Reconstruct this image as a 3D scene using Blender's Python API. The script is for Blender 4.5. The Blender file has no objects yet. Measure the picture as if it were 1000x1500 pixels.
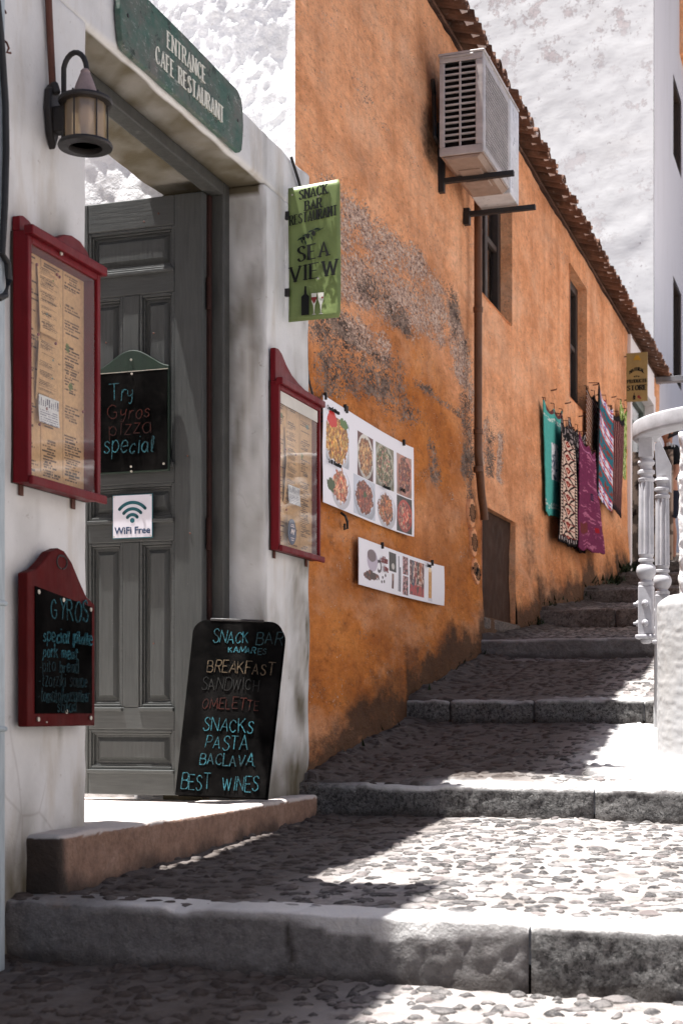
import bpy, bmesh, math, random
import numpy as np
from mathutils import Matrix, Vector

random.seed(7)
R = math.radians
SC = bpy.context.scene
COL = SC.collection

# ------------------------------------------------------------------ camera
# Left walls of the street run along +Y, the camera stands at the origin, z = 0 is its eye height.
FPX, HORIZ, YAW = 2208.0, 1040.0, R(18.8)
cam_d = bpy.data.cameras.new("camera")
cam_d.sensor_fit = 'HORIZONTAL'
cam_d.sensor_width = 36.0
cam_d.lens = FPX / 1000.0 * 36.0
cam_d.shift_y = (HORIZ - 750.0) / 1000.0
cam_d.clip_start = 0.05
cam_d.clip_end = 3000.0
cam_d.dof.use_dof = True
cam_d.dof.focus_distance = 6.0
cam_d.dof.aperture_fstop = 11.0
cam = bpy.data.objects.new("camera", cam_d)
cam.location = (0, 0, 0)
cam.rotation_euler = (R(90), 0, YAW)
COL.objects.link(cam)
SC.camera = cam

# ------------------------------------------------------------------ light
SUN_TRAVEL = Vector((0.235, 0.085, -1.0)).normalized()
to_sun = -SUN_TRAVEL
sun_el = math.asin(to_sun.z)
sun_az = math.atan2(to_sun.x, to_sun.y)
world = bpy.data.worlds.new("World")
SC.world = world
world.use_nodes = True
wn = world.node_tree
wn.nodes.clear()
wo = wn.nodes.new("ShaderNodeOutputWorld")
wb = wn.nodes.new("ShaderNodeBackground")
sky = wn.nodes.new("ShaderNodeTexSky")
sky.sky_type = 'NISHITA'
sky.sun_disc = False
sky.sun_elevation = sun_el
sky.sun_rotation = sun_az
sky.air_density = 0.55
sky.dust_density = 0.6
sky.ozone_density = 0.4
wb.inputs[1].default_value = 0.05
wn.links.new(sky.outputs[0], wb.inputs[0])
wn.links.new(wb.outputs[0], wo.inputs[0])
sun_d = bpy.data.lights.new("sun", 'SUN')
sun_d.energy = 5.0
sun_d.angle = R(0.5)
sun_d.color = (1.0, 0.975, 0.945)
sun = bpy.data.objects.new("sun", sun_d)
sun.rotation_euler = SUN_TRAVEL.to_track_quat('-Z', 'Y').to_euler()
sun.location = (-3, -2, 12)
COL.objects.link(sun)
vs = SC.view_settings
vs.view_transform = 'Standard'
vs.look = 'None'
vs.exposure = 1.72
vs.gamma = 1.0
vs.use_curve_mapping = False
SC.cycles.max_bounces = 10
SC.cycles.transparent_max_bounces = 12
SC.cycles.sample_clamp_indirect = 8.0

# ------------------------------------------------------------------ layout helpers
_c, _s = math.cos(YAW), math.sin(YAW)


def ray(px, py):
    u = (px - 500.0) / FPX
    return (-_s + _c * u, _c + _s * u, (HORIZ - py) / FPX)


def onX(px, py, X):
    d = ray(px, py)
    t = X / d[0]
    return (X, d[1] * t, d[2] * t)


def onY(px, py, Y):
    d = ray(px, py)
    t = Y / d[1]
    return (d[0] * t, Y, d[2] * t)


def onT(px, py, t):
    d = ray(px, py)
    return (d[0] * t, d[1] * t, d[2] * t)


# ------------------------------------------------------------------ noise (numpy)
def _hash(ix, iy, seed):
    h = (ix.astype(np.int64) * 374761393 + iy.astype(np.int64) * 668265263 + seed * 974634777) & 0xFFFFFFFF
    h = ((h ^ (h >> 13)) * 1274126177) & 0xFFFFFFFF
    h = h ^ (h >> 16)
    return (h & 0xFFFFFF) / float(0xFFFFFF)


def vnoise(x, y, seed=0):
    x = np.asarray(x, float); y = np.asarray(y, float)
    ix = np.floor(x); iy = np.floor(y)
    fx = x - ix; fy = y - iy
    fx = fx * fx * (3 - 2 * fx); fy = fy * fy * (3 - 2 * fy)
    a = _hash(ix, iy, seed); b = _hash(ix + 1, iy, seed)
    c = _hash(ix, iy + 1, seed); d = _hash(ix + 1, iy + 1, seed)
    return (a * (1 - fx) + b * fx) * (1 - fy) + (c * (1 - fx) + d * fx) * fy


def fbm(x, y, seed=0, octv=4, gain=0.5):
    t = 0.0; a = 1.0; n = 0.0; f = 1.0
    for k in range(octv):
        t = t + a * vnoise(np.asarray(x) * f, np.asarray(y) * f, seed + k * 17)
        n += a; a *= gain; f *= 2.03
    return t / n


def sstep(a, b, x):
    t = np.clip((x - a) / (b - a), 0, 1)
    return t * t * (3 - 2 * t)


def lin(c):
    c = np.asarray(c, float)
    return np.where(c <= 0.04045, c / 12.92, ((c + 0.055) / 1.055) ** 2.4)


# ------------------------------------------------------------------ materials
class NT:
    def __init__(self, name, rough=0.8, spec=0.3):
        self.m = bpy.data.materials.new(name)
        self.m.use_nodes = True
        self.t = self.m.node_tree
        self.b = self.t.nodes["Principled BSDF"]
        self.out = self.t.nodes["Material Output"]
        self.b.inputs["Roughness"].default_value = rough
        self.b.inputs["Specular IOR Level"].default_value = spec
        self.tc = self.t.nodes.new("ShaderNodeTexCoord")

    def link(self, a, b):
        self.t.links.new(a, b)

    def put(self, sock, v):
        if isinstance(v, bpy.types.NodeSocket):
            self.link(v, sock)
        elif isinstance(v, (tuple, list)):
            sock.default_value = (*v, 1.0) if len(v) == 3 and len(sock.default_value) == 4 else v
        else:
            sock.default_value = v

    def coord(self, scale=(1, 1, 1), rot=(0, 0, 0)):
        mp = self.t.nodes.new("ShaderNodeMapping")
        mp.inputs["Scale"].default_value = scale
        mp.inputs["Rotation"].default_value = rot
        self.link(self.tc.outputs["Object"], mp.inputs["Vector"])
        return mp.outputs[0]

    def noise(self, scale, detail=4, rough=0.55, vec=None, dist=0.0):
        n = self.t.nodes.new("ShaderNodeTexNoise")
        n.inputs["Scale"].default_value = scale
        n.inputs["Detail"].default_value = detail
        n.inputs["Roughness"].default_value = rough
        n.inputs["Distortion"].default_value = dist
        self.link(vec if vec is not None else self.tc.outputs["Object"], n.inputs["Vector"])
        return n.outputs["Fac"]

    def voro(self, scale, feature='F1', vec=None, out="Distance", rnd=1.0):
        n = self.t.nodes.new("ShaderNodeTexVoronoi")
        n.feature = feature
        n.inputs["Scale"].default_value = scale
        n.inputs["Randomness"].default_value = rnd
        self.link(vec if vec is not None else self.tc.outputs["Object"], n.inputs["Vector"])
        return n.outputs[out]

    def ramp(self, fac, stops):
        r = self.t.nodes.new("ShaderNodeValToRGB")
        e = r.color_ramp.elements
        while len(e) < len(stops):
            e.new(0.5)
        for k, (p, c) in enumerate(stops):
            e[k].position = p
            e[k].color = (c, c, c, 1) if isinstance(c, (int, float)) else (*c, 1)
        self.link(fac, r.inputs[0])
        return r.outputs[0]

    def mix(self, fac, a, b, mode='MIX'):
        n = self.t.nodes.new("ShaderNodeMix")
        n.data_type = 'RGBA'
        n.blend_type = mode
        self.put(n.inputs[0], fac)
        self.put(n.inputs[6], a)
        self.put(n.inputs[7], b)
        return n.outputs[2]

    def math(self, op, a, b=0.0, clamp=False):
        n = self.t.nodes.new("ShaderNodeMath")
        n.operation = op
        n.use_clamp = clamp
        self.put(n.inputs[0], a)
        self.put(n.inputs[1], b)
        return n.outputs[0]

    def attr(self, name, out="Fac"):
        n = self.t.nodes.new("ShaderNodeAttribute")
        n.attribute_name = name
        return n.outputs[out]

    def pos(self, axis):
        s = self.t.nodes.new("ShaderNodeSeparateXYZ")
        self.link(self.tc.outputs["Object"], s.inputs[0])
        return s.outputs[axis]

    def color(self, v):
        self.put(self.b.inputs["Base Color"], v)

    def rough(self, v):
        self.put(self.b.inputs["Roughness"], v)

    def bump(self, h, strength=0.5, dist=0.01, prev=None):
        n = self.t.nodes.new("ShaderNodeBump")
        n.inputs["Strength"].default_value = strength
        n.inputs["Distance"].default_value = dist
        self.link(h, n.inputs["Height"])
        if prev is not None:
            self.link(prev, n.inputs["Normal"])
        self.link(n.outputs[0], self.b.inputs["Normal"])
        return n.outputs[0]


M = {}


def simple(name, c, rough=0.6, spec=0.3, var=0.25, scale=30, bump=0.15, metal=0.0, bd=0.002):
    n = NT(name, rough, spec)
    f = n.noise(scale, 5, 0.6)
    lo = tuple(x * (1 - var) for x in c); hi = tuple(min(1, x * (1 + var)) for x in c)
    n.color(n.ramp(f, [(0.3, lo), (0.7, hi)]))
    n.rough(n.ramp(n.noise(scale * 0.6, 3), [(0.3, max(0, rough - 0.12)), (0.7, min(1, rough + 0.12))]))
    if bump:
        n.bump(n.noise(scale * 2, 4), bump, bd)
    n.b.inputs["Metallic"].default_value = metal
    M[name] = n.m
    return n.m


def m_orange():
    n = NT("orange_plaster", 0.92, 0.12)
    w = n.coord((1, 0.45, 1))
    big = n.noise(1.5, 6, 0.62, w)
    mid = n.noise(4.2, 6, 0.66, w)
    fine = n.noise(30, 5, 0.7, w)
    peach = n.ramp(mid, [(0.28, (0.68, 0.295, 0.130)), (0.50, (0.84, 0.405, 0.205)), (0.72, (0.90, 0.510, 0.300))])
    rich = n.ramp(mid, [(0.28, (0.30, 0.090, 0.020)), (0.5, (0.50, 0.170, 0.038)), (0.72, (0.64, 0.250, 0.066))])
    rmask = n.math('ADD', n.attr("rich"), n.math('MULTIPLY', n.math('SUBTRACT', big, 0.5), 0.8), clamp=True)
    c = n.mix(rmask, peach, rich)
    # darker blots and pin holes
    spots = n.ramp(n.noise(11, 9, 0.82, w), [(0.53, 0.0), (0.66, 1.0)])
    c = n.mix(n.math('MULTIPLY', spots, n.math('ADD', 0.20, n.math('MULTIPLY', n.attr("rich"), 0.55))), c, (0.17, 0.062, 0.026))
    pits = n.ramp(n.noise(70, 4, 0.75, w), [(0.60, 0.0), (0.68, 1.0)])
    c = n.mix(n.math('MULTIPLY', pits, 0.5), c, (0.20, 0.07, 0.028))
    lights = n.ramp(n.noise(52, 4, 0.75, n.coord((1, .45, 1), (0, 0, .3))), [(0.60, 0.0), (0.70, 1.0)])
    c = n.mix(n.math('MULTIPLY', lights, 0.28), c, (0.74, 0.46, 0.30))
    grit = n.ramp(n.noise(36, 7, 0.8, w), [(0.32, 0.42), (0.44, 0.92), (0.60, 1.10), (0.70, 1.30)])
    c = n.mix(0.85, c, n.mix(1.0, c, grit, 'MULTIPLY'))
    # vertical run marks
    run = n.noise(4.0, 5, 0.65, n.coord((1, 1.5, 0.16)))
    c = n.mix(n.math('MULTIPLY', n.ramp(run, [(0.46, 0.0), (0.72, 1.0)]), 0.34), c, (0.25, 0.088, 0.032))
    fade = n.ramp(n.noise(2.6, 8, 0.72, n.coord((1, .45, 1), (0.2, 0, 0))), [(0.50, 0.0), (0.68, 1.0)])
    c = n.mix(n.math('MULTIPLY', fade, 0.42), c, (0.78, 0.50, 0.33))
    old = n.ramp(n.noise(2.1, 9, 0.74, n.coord((1, .45, 1), (0.9, 0, 0))), [(0.50, 0.0), (0.66, 1.0)])
    c = n.mix(n.math('MULTIPLY', old, 0.45), c, (0.30, 0.105, 0.035))
    # where the paint has come off: pale render, then grey cement with dark crust
    b1 = n.math('MULTIPLY', n.math('SUBTRACT', n.noise(7, 7, 0.70, w), 0.5), 1.9)
    b2 = n.math('MULTIPLY', n.math('SUBTRACT', n.noise(85, 3, 0.75, n.coord((1, .55, 1))), 0.5), 2.6)
    pm = n.math('ADD', n.attr("peel"), n.math('ADD', b1, b2))
    pmask = n.ramp(pm, [(0.47, 0.0), (0.53, 1.0)])
    pale = n.ramp(n.noise(60, 5, 0.85, w), [(0.38, (0.07, 0.05, 0.045)), (0.46, (0.34, 0.215, 0.165)), (0.55, (0.62, 0.445, 0.335)), (0.66, (0.76, 0.62, 0.51))])
    c = n.mix(pmask, c, pale)
    g1 = n.math('MULTIPLY', n.math('SUBTRACT', n.noise(6.5, 7, 0.72, n.coord((1, .45, 1), (0.4, 0, 0))), 0.5), 2.0)
    g2 = n.math('MULTIPLY', n.math('SUBTRACT', n.noise(90, 3, 0.75, n.coord((1, .55, 1), (0.7, 0, 0))), 0.5), 2.4)
    gm = n.math('ADD', n.attr("grey"), n.math('ADD', g1, g2))
    gmask = n.ramp(gm, [(0.46, 0.0), (0.54, 1.0)])
    grey = n.ramp(n.noise(24, 8, 0.80, w), [(0.36, (0.05, 0.034, 0.026)), (0.48, (0.14, 0.100, 0.080)), (0.58, (0.31, 0.220, 0.165)), (0.70, (0.48, 0.365, 0.28))])
    c = n.mix(gmask, c, grey)
    dm = n.ramp(n.math('ADD', n.attr("dirt_shade"), n.math('MULTIPLY', n.math('SUBTRACT', n.noise(14, 9, 0.82, w), 0.5), 1.5)), [(0.34, 0.0), (0.88, 1.0)])
    c = n.mix(n.math('MULTIPLY', dm, 0.88), c, (0.045, 0.032, 0.023))
    n.color(c)
    h = n.math('ADD', n.math('MULTIPLY', fine, 0.7), n.math('MULTIPLY', n.noise(85, 3, 0.7), 0.35))
    h = n.math('SUBTRACT', h, n.math('MULTIPLY', pmask, 0.25))
    n.bump(h, 1.0, 0.020)
    M["orange"] = n.m


def m_white(name, base=(0.74, 0.725, 0.70), dirty=0.5, bump=0.5, scale=1.0, warm=(0.42, 0.36, 0.28)):
    n = NT(name, 0.85, 0.2)
    a = n.noise(2.2 * scale, 7, 0.65)
    streak = n.noise(5 * scale, 5, 0.6, n.coord((1.5, 1.5, 0.35)))
    c = n.mix(n.ramp(a, [(0.40, 0.0), (0.75, dirty)]), base, tuple(x * 0.78 for x in base))
    c = n.mix(n.math('MULTIPLY', n.ramp(streak, [(0.52, 0.0), (0.72, 1.0)]), dirty), c, warm)
    c = n.mix(n.math('MULTIPLY', n.ramp(n.noise(28 * scale, 6, 0.75), [(0.63, 0.0), (0.70, 1.0)]), dirty * 0.8), c, (0.20, 0.16, 0.12))
    crack = n.voro(3.1 * scale, 'DISTANCE_TO_EDGE', n.mix(0.16, n.coord((1, 1, 0.8)), None or n.t.nodes.new("ShaderNodeTexNoise").outputs["Color"]))
    cm = n.math('MULTIPLY', n.ramp(crack, [(0.0, 1.0), (0.012, 0.0)]), n.ramp(n.noise(1.9, 2), [(0.60, 0.0), (0.66, dirty)]))
    c = n.mix(n.math('MULTIPLY', cm, 0.45), c, (0.20, 0.17, 0.15))
    c = n.mix(n.attr("dirt_shade"), c, (0.10, 0.085, 0.055))
    n.color(c)
    h = n.math('ADD', n.noise(11 * scale, 6, 0.65), n.math('MULTIPLY', n.noise(70 * scale, 3, 0.6), 0.25))
    n.bump(h, bump, 0.008)
    M[name] = n.m


def m_farwall():
    n = NT("weathered_whitewash", 0.9, 0.15)
    lay = n.noise(0.7, 6, 0.6, n.coord((1, 1, 2.4)))
    c = n.ramp(lay, [(0.32, (0.585, 0.578, 0.57)), (0.55, (0.625, 0.618, 0.61)), (0.7, (0.59, 0.578, 0.565))])
    zone = n.ramp(n.noise(0.50, 3, 0.5), [(0.42, 0.0), (0.58, 1.0)])
    f = n.noise(2.6, 11, 0.80)
    fl = n.ramp(f, [(0.560, 0.0), (0.575, 1.0)])
    c = n.mix(n.math('MULTIPLY', n.math('MULTIPLY', fl, zone), 0.75), c, (0.47, 0.40, 0.39))
    edge = n.ramp(f, [(0.548, 0.0), (0.560, 1.0), (0.576, 0.0)])
    c = n.mix(n.math('MULTIPLY', n.math('MULTIPLY', edge, zone), 0.9), c, (0.17, 0.13, 0.13))
    dots = n.ramp(n.noise(8.5, 7, 0.74), [(0.635, 0.0), (0.665, 1.0)])
    c = n.mix(n.math('MULTIPLY', dots, 0.75), c, (0.23, 0.19, 0.19))
    fine = n.ramp(n.noise(22, 6, 0.75), [(0.62, 0.0), (0.70, 1.0)])
    c = n.mix(n.math('MULTIPLY', fine, 0.35), c, (0.36, 0.33, 0.33))
    n.color(c)
    h = n.math('ADD', n.noise(3.0, 9, 0.66, n.coord((1, 1, 2.6))), n.math('MULTIPLY', fl, -0.20))
    n.bump(h, 0.28, 0.014)
    M["farwall"] = n.m


def m_rough_white():
    n = NT("rough_white_render", 0.9, 0.2)
    f = n.noise(6, 7, 0.7)
    c = n.ramp(f, [(0.3, (0.68, 0.67, 0.67)), (0.6, (0.82, 0.81, 0.81))])
    sp = n.ramp(n.noise(24, 6, 0.75), [(0.62, 0.0), (0.70, 1.0)])
    c = n.mix(n.math('MULTIPLY', sp, 0.5), c, (0.36, 0.32, 0.30))
    c = n.mix(n.attr("dirt_shade"), c, (0.06, 0.05, 0.05))
    n.color(c)
    n.bump(n.math('ADD', n.noise(40, 5, 0.7), n.noise(16, 4, 0.6)), 0.7, 0.012)
    M["rough_white"] = n.m


def m_cobble():
    n = NT("pebble_paving", 0.85, 0.2)
    stone = n.attr("stone")
    rnd = n.attr("rnd")
    mortar = n.ramp(n.noise(9, 8, 0.74), [(0.30, (0.14, 0.122, 0.112)), (0.5, (0.265, 0.245, 0.234)), (0.70, (0.38, 0.362, 0.352))])
    sc = n.ramp(rnd, [(0.0, (0.018, 0.017, 0.018)), (0.20, (0.038, 0.036, 0.037)), (0.45, (0.078, 0.073, 0.073)),
                      (0.65, (0.13, 0.108, 0.105)), (0.82, (0.175, 0.165, 0.162)), (1.0, (0.25, 0.235, 0.23))])
    sc = n.mix(n.math('MULTIPLY', n.ramp(n.noise(95, 5, 0.75), [(0.50, 0.0), (0.68, 1.0)]), 0.45), sc, (0.14, 0.130, 0.125))
    dust = n.ramp(n.noise(24, 7, 0.78), [(0.46, 0.0), (0.60, 1.0)])
    sn = n.math('ADD', stone, n.math('MULTIPLY', n.math('SUBTRACT', n.noise(60, 6, 0.78), 0.5), 0.55))
    sm = n.ramp(sn, [(0.16, 0.0), (0.28, 1.0)])
    c = n.mix(n.math('MULTIPLY', sm, n.math('SUBTRACT', 1.0, n.math('MULTIPLY', dust, 0.50))), mortar, sc)
    ring = n.ramp(sn, [(0.08, 0.0), (0.17, 1.0), (0.34, 1.0), (0.52, 0.0)])
    c = n.mix(n.math('MULTIPLY', ring, n.ramp(n.noise(13, 4, 0.6), [(0.32, 0.15), (0.60, 0.92)])), c, (0.024, 0.020, 0.018))
    dirt_shade = n.ramp(n.math('ADD', n.attr("dirt_shade"), n.math('MULTIPLY', n.math('SUBTRACT', n.noise(9, 6, 0.7), 0.5), 0.9)), [(0.3, 0.0), (0.8, 1.0)])
    c = n.mix(n.math('MULTIPLY', dirt_shade, 0.75), c, (0.040, 0.028, 0.022))
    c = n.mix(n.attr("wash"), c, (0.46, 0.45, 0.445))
    n.color(c)
    n.rough(n.ramp(sm, [(0, 0.95), (1, 0.66)]))
    n.bump(n.math('ADD', n.noise(120, 5, 0.75), n.noise(44, 5, 0.7)), 0.6, 0.006)
    M["cobble"] = n.m


def m_kerb(name, a, b, c3, speck, sk=0.75):
    n = NT(name, 0.85, 0.25)
    f = n.noise(4.5, 8, 0.68)
    c = n.ramp(f, [(0.28, a), (0.5, b), (0.72, c3)])
    s = n.ramp(n.noise(speck, 7, 0.82), [(0.42, 1.0), (0.54, 0.0)])
    c = n.mix(n.math('MULTIPLY', s, sk), c, tuple(x * 0.30 for x in a))
    s2 = n.ramp(n.noise(speck * 1.7, 5, 0.8), [(0.58, 0.0), (0.68, 1.0)])
    c = n.mix(n.math('MULTIPLY', s2, 0.8 * sk), c, (0.36, 0.345, 0.33))
    rust = n.ramp(n.noise(3.2, 6, 0.7), [(0.60, 0.0), (0.72, 0.55)])
    c = n.mix(rust, c, (0.20, 0.125, 0.08))
    c = n.mix(n.attr("dirt_shade"), c, (0.035, 0.028, 0.024))
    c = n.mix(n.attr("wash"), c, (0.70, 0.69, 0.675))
    n.color(c)
    n.bump(n.math('ADD', n.noise(speck * 1.2, 6, 0.75), n.noise(speck * 0.3, 4, 0.6)), 0.9, 0.010)
    M[name] = n.m


def m_paint(name, c, chip=(0.30, 0.27, 0.24), amount=0.4, rough=0.5, grain=(1, 1, 14), gs=9, spec=0.4, worn=False):
    n = NT(name, rough, spec)
    g = n.noise(gs, 6, 0.65, n.coord(grain))
    col = n.ramp(g, [(0.25, tuple(x * 0.72 for x in c)), (0.55, c), (0.8, tuple(min(1, x * 1.22) for x in c))])
    chips = n.ramp(n.noise(30, 8, 0.78), [(0.64, 0.0), (0.68, amount)])
    col = n.mix(chips, col, chip)
    if worn:
        col = n.mix(n.ramp(n.noise(7, 8, 0.75), [(0.42, 0.0), (0.66, 0.85)]), col, (0.17, 0.15, 0.14))
        col = n.mix(n.math('MULTIPLY', n.ramp(n.noise(34, 7, 0.8, n.coord((1, 1, 2))), [(0.55, 0.0), (0.62, 0.9)]), n.ramp(n.noise(5, 4, 0.6), [(0.45, 0.05), (0.62, 1.0)])), col, (0.40, 0.41, 0.38))
        col = n.mix(n.ramp(n.noise(17, 8, 0.8), [(0.57, 0.0), (0.62, 0.9)]), col, (0.030, 0.042, 0.036))
    col = n.mix(n.math('MULTIPLY', n.ramp(n.noise(5, 5, 0.6), [(0.45, 0.0), (0.75, 1.0)]), 0.25), col, tuple(x * 0.55 for x in c))
    n.color(col)
    n.rough(n.ramp(n.noise(14, 4), [(0.3, rough - 0.12), (0.7, rough + 0.15)]))
    n.bump(n.math('ADD', g, n.math('MULTIPLY', n.noise(60, 4, 0.7), 0.4)), 0.45, 0.0025)
    M[name] = n.m


def m_vcol(name, rough=0.6, spec=0.3, bump=0.0, bscale=300, sheen=False):
    n = NT(name, rough, spec)
    c = n.attr("col", "Color")
    if bump:
        w = n.noise(bscale, 2, 0.5)
        c = n.mix(0.35, c, n.mix(1.0, c, n.ramp(w, [(0.3, 0.55), (0.7, 1.15)]), 'MULTIPLY'))
        n.bump(w, bump, 0.003)
    n.color(c)
    M[name] = n.m


def m_glass():
    n = NT("window_glass", 0.02, 0.5)
    t = n.t
    tr = t.nodes.new("ShaderNodeBsdfTransparent"); tr.inputs[0].default_value = (0.95, 0.96, 0.95, 1)
    gl = t.nodes.new("ShaderNodeBsdfGlossy"); gl.inputs["Roughness"].default_value = 0.03
    fr = t.nodes.new("ShaderNodeFresnel"); fr.inputs[0].default_value = 1.5
    mx = t.nodes.new("ShaderNodeMixShader")
    ge = t.nodes.new("ShaderNodeNewGeometry")
    mf = t.nodes.new("ShaderNodeMath"); mf.operation = 'SUBTRACT'; mf.inputs[0].default_value = 1.0; t.links.new(ge.outputs["Backfacing"], mf.inputs[1])
    mg = t.nodes.new("ShaderNodeMath"); mg.operation = 'MULTIPLY'; t.links.new(mf.outputs[0], mg.inputs[0]); t.links.new(fr.outputs[0], mg.inputs[1])
    t.links.new(mg.outputs[0], mx.inputs[0]); t.links.new(tr.outputs[0], mx.inputs[1]); t.links.new(gl.outputs[0], mx.inputs[2])
    t.links.new(mx.outputs[0], n.out.inputs[0])
    M["glass"] = n.m


def m_amber():
    n = NT("amber_ribbed_glass", 0.25, 0.5)
    t = n.t
    tr = t.nodes.new("ShaderNodeBsdfTransparent"); tr.inputs[0].default_value = (0.90, 0.78, 0.60, 1)
    df = t.nodes.new("ShaderNodeBsdfTranslucent"); df.inputs[0].default_value = (0.80, 0.66, 0.48, 1)
    d2 = t.nodes.new("ShaderNodeBsdfDiffuse"); d2.inputs[0].default_value = (0.60, 0.46, 0.31, 1)
    gl = t.nodes.new("ShaderNodeBsdfGlossy"); gl.inputs["Roughness"].default_value = 0.22
    a = t.nodes.new("ShaderNodeMixShader"); a.inputs[0].default_value = 0.45
    b = t.nodes.new("ShaderNodeMixShader"); b.inputs[0].default_value = 0.35
    c = t.nodes.new("ShaderNodeMixShader"); c.inputs[0].default_value = 0.10
    t.links.new(df.outputs[0], a.inputs[1]); t.links.new(d2.outputs[0], a.inputs[2])
    t.links.new(tr.outputs[0], b.inputs[1]); t.links.new(a.outputs[0], b.inputs[2])
    t.links.new(b.outputs[0], c.inputs[1]); t.links.new(gl.outputs[0], c.inputs[2])
    t.links.new(c.outputs[0], n.out.inputs[0])
    M["amber"] = n.m


def m_chalk(name, c, fade=0.12):
    n = NT(name, 0.95, 0.1)
    f = n.ramp(n.noise(130, 3, 0.7), [(0.38, fade), (0.62, 1.0)])
    g = n.ramp(n.noise(11, 4, 0.6), [(0.32, 0.22), (0.66, 1.1)])
    n.color(n.mix(n.math('MULTIPLY', f, g), (0.012, 0.012, 0.012), c))
    M[name] = n.m


def m_board():
    n = NT("blackboard", 0.65, 0.0)
    c = n.ramp(n.noise(7, 6, 0.7), [(0.35, (0.0022, 0.0022, 0.0022)), (0.7, (0.0075, 0.007, 0.0068))])
    c = n.mix(n.math('MULTIPLY', n.ramp(n.noise(3.2, 5, 0.7), [(0.50, 0.0), (0.70, 1.0)]), 0.10), c, (0.10, 0.095, 0.09))
    n.color(c)
    n.rough(n.ramp(n.noise(10, 4), [(0.3, 0.5), (0.7, 0.75)]))
    M["board"] = n.m


def m_tile():
    n = NT("clay_tile", 0.85, 0.2)
    f = n.noise(5, 7, 0.7)
    c = n.ramp(f, [(0.28, (0.045, 0.025, 0.018)), (0.5, (0.12, 0.06, 0.038)), (0.7, (0.24, 0.13, 0.085))])
    c = n.mix(n.ramp(n.noise(14, 6, 0.75), [(0.58, 0.0), (0.68, 0.5)]), c, (0.32, 0.26, 0.22))
    n.color(c)
    n.bump(n.noise(50, 5, 0.7), 0.6, 0.008)
    M["tile"] = n.m


m_orange(); m_farwall(); m_rough_white(); m_cobble(); m_glass(); m_amber(); m_board(); m_tile()
m_white("white_paint", (0.63, 0.632, 0.625), 0.60, 0.6)
m_white("white_clean", (0.40, 0.398, 0.40), 0.15, 0.3)
m_white("white_far", (0.74, 0.70, 0.69), 0.12, 0.25, 0.4)
m_kerb("kerb_concrete", (0.110, 0.101, 0.098), (0.150, 0.142, 0.139), (0.185, 0.178, 0.174), 34, 0.35)
m_kerb("kerb_granite", (0.075, 0.073, 0.072), (0.135, 0.131, 0.128), (0.22, 0.212, 0.205), 60, 0.95)
m_kerb("kerb_brown", (0.085, 0.068, 0.060), (0.14, 0.116, 0.104), (0.20, 0.172, 0.158), 40)
m_kerb("pink_stone", (0.19, 0.115, 0.083), (0.27, 0.168, 0.122), (0.35, 0.235, 0.18), 36, 0.25)
m_paint("door_grey", (0.055, 0.058, 0.056), (0.16, 0.155, 0.14), 0.30, 0.5, (14, 14, 1), 7, 0.25)
m_paint("door_grey_h", (0.055, 0.058, 0.056), (0.16, 0.155, 0.14), 0.30, 0.5, (1, 1, 14), 7, 0.25)
m_paint("frame_grey", (0.048, 0.049, 0.045), (0.10, 0.05, 0.035), 0.8, 0.5, (6, 6, 1), 9)
m_paint("red_paint", (0.135, 0.0035, 0.008), (0.10, 0.02, 0.02), 0.35, 0.45, (6, 6, 1), 8, 0.18)
m_paint("red_matt", (0.075, 0.005, 0.005), (0.07, 0.025, 0.02), 0.35, 0.65, (6, 6, 1), 8, 0.12)
m_paint("sign_green", (0.062, 0.120, 0.096), (0.22, 0.20, 0.185), 0.85, 0.65, (1, 1, 5), 10, 0.12, True)
m_paint("post_blue", (0.37, 0.43, 0.46), (0.20, 0.17, 0.15), 0.8, 0.65, (8, 8, 1), 10)
m_paint("board_green", (0.005, 0.018, 0.009), (0.05, 0.06, 0.05), 0.2, 0.45, (6, 6, 1), 8)
m_paint("rail_white", (0.43, 0.425, 0.445), (0.30, 0.20, 0.14), 0.6, 0.45, (2, 2, 2), 6)
m_paint("iron", (0.020, 0.017, 0.016), (0.10, 0.05, 0.03), 0.6, 0.5, (2, 2, 2), 20)
m_paint("rust_iron", (0.10, 0.035, 0.022), (0.03, 0.02, 0.02), 0.7, 0.7, (2, 2, 2), 20)
m_paint("rust_dark", (0.030, 0.014, 0.012), (0.16, 0.12, 0.11), 0.7, 0.8, (3, 3, 1), 12, 0.1)
m_paint("cap_metal", (0.28, 0.21, 0.20), (0.15, 0.03, 0.02), 0.9, 0.6, (2, 2, 2), 16)
m_paint("pipe_brown", (0.125, 0.050, 0.020), (0.20, 0.075, 0.03), 0.4, 0.55, (8, 8, 1), 8)
m_paint("ac_white", (0.43, 0.395, 0.38), (0.22, 0.10, 0.06), 0.6, 0.4, (1, 1, 3), 8)
m_paint("ac_panel", (0.66, 0.655, 0.65), (0.4, 0.3, 0.25), 0.2, 0.35, (1, 1, 3), 8)
m_paint("ac_under", (0.34, 0.245, 0.19), (0.13, 0.06, 0.035), 0.9, 0.6, (2, 2, 2), 10)
m_paint("bracket_black", (0.016, 0.016, 0.018), (0.08, 0.05, 0.03), 0.5, 0.5, (2, 2, 2), 14)
m_paint("lime_sign", (0.185, 0.245, 0.080), (0.22, 0.26, 0.14), 0.25, 0.42, (2, 2, 2), 5)
m_paint("tan_sign", (0.30, 0.225, 0.085), (0.18, 0.13, 0.06), 0.4, 0.5, (2, 2, 2), 5)
m_paint("wood_dark", (0.035, 0.022, 0.016), (0.10, 0.06, 0.04), 0.5, 0.6, (6, 6, 1), 8)
m_paint("shop_green", (0.11, 0.135, 0.115), (0.25, 0.25, 0.22), 0.4, 0.55, (6, 6, 1), 8)
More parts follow.
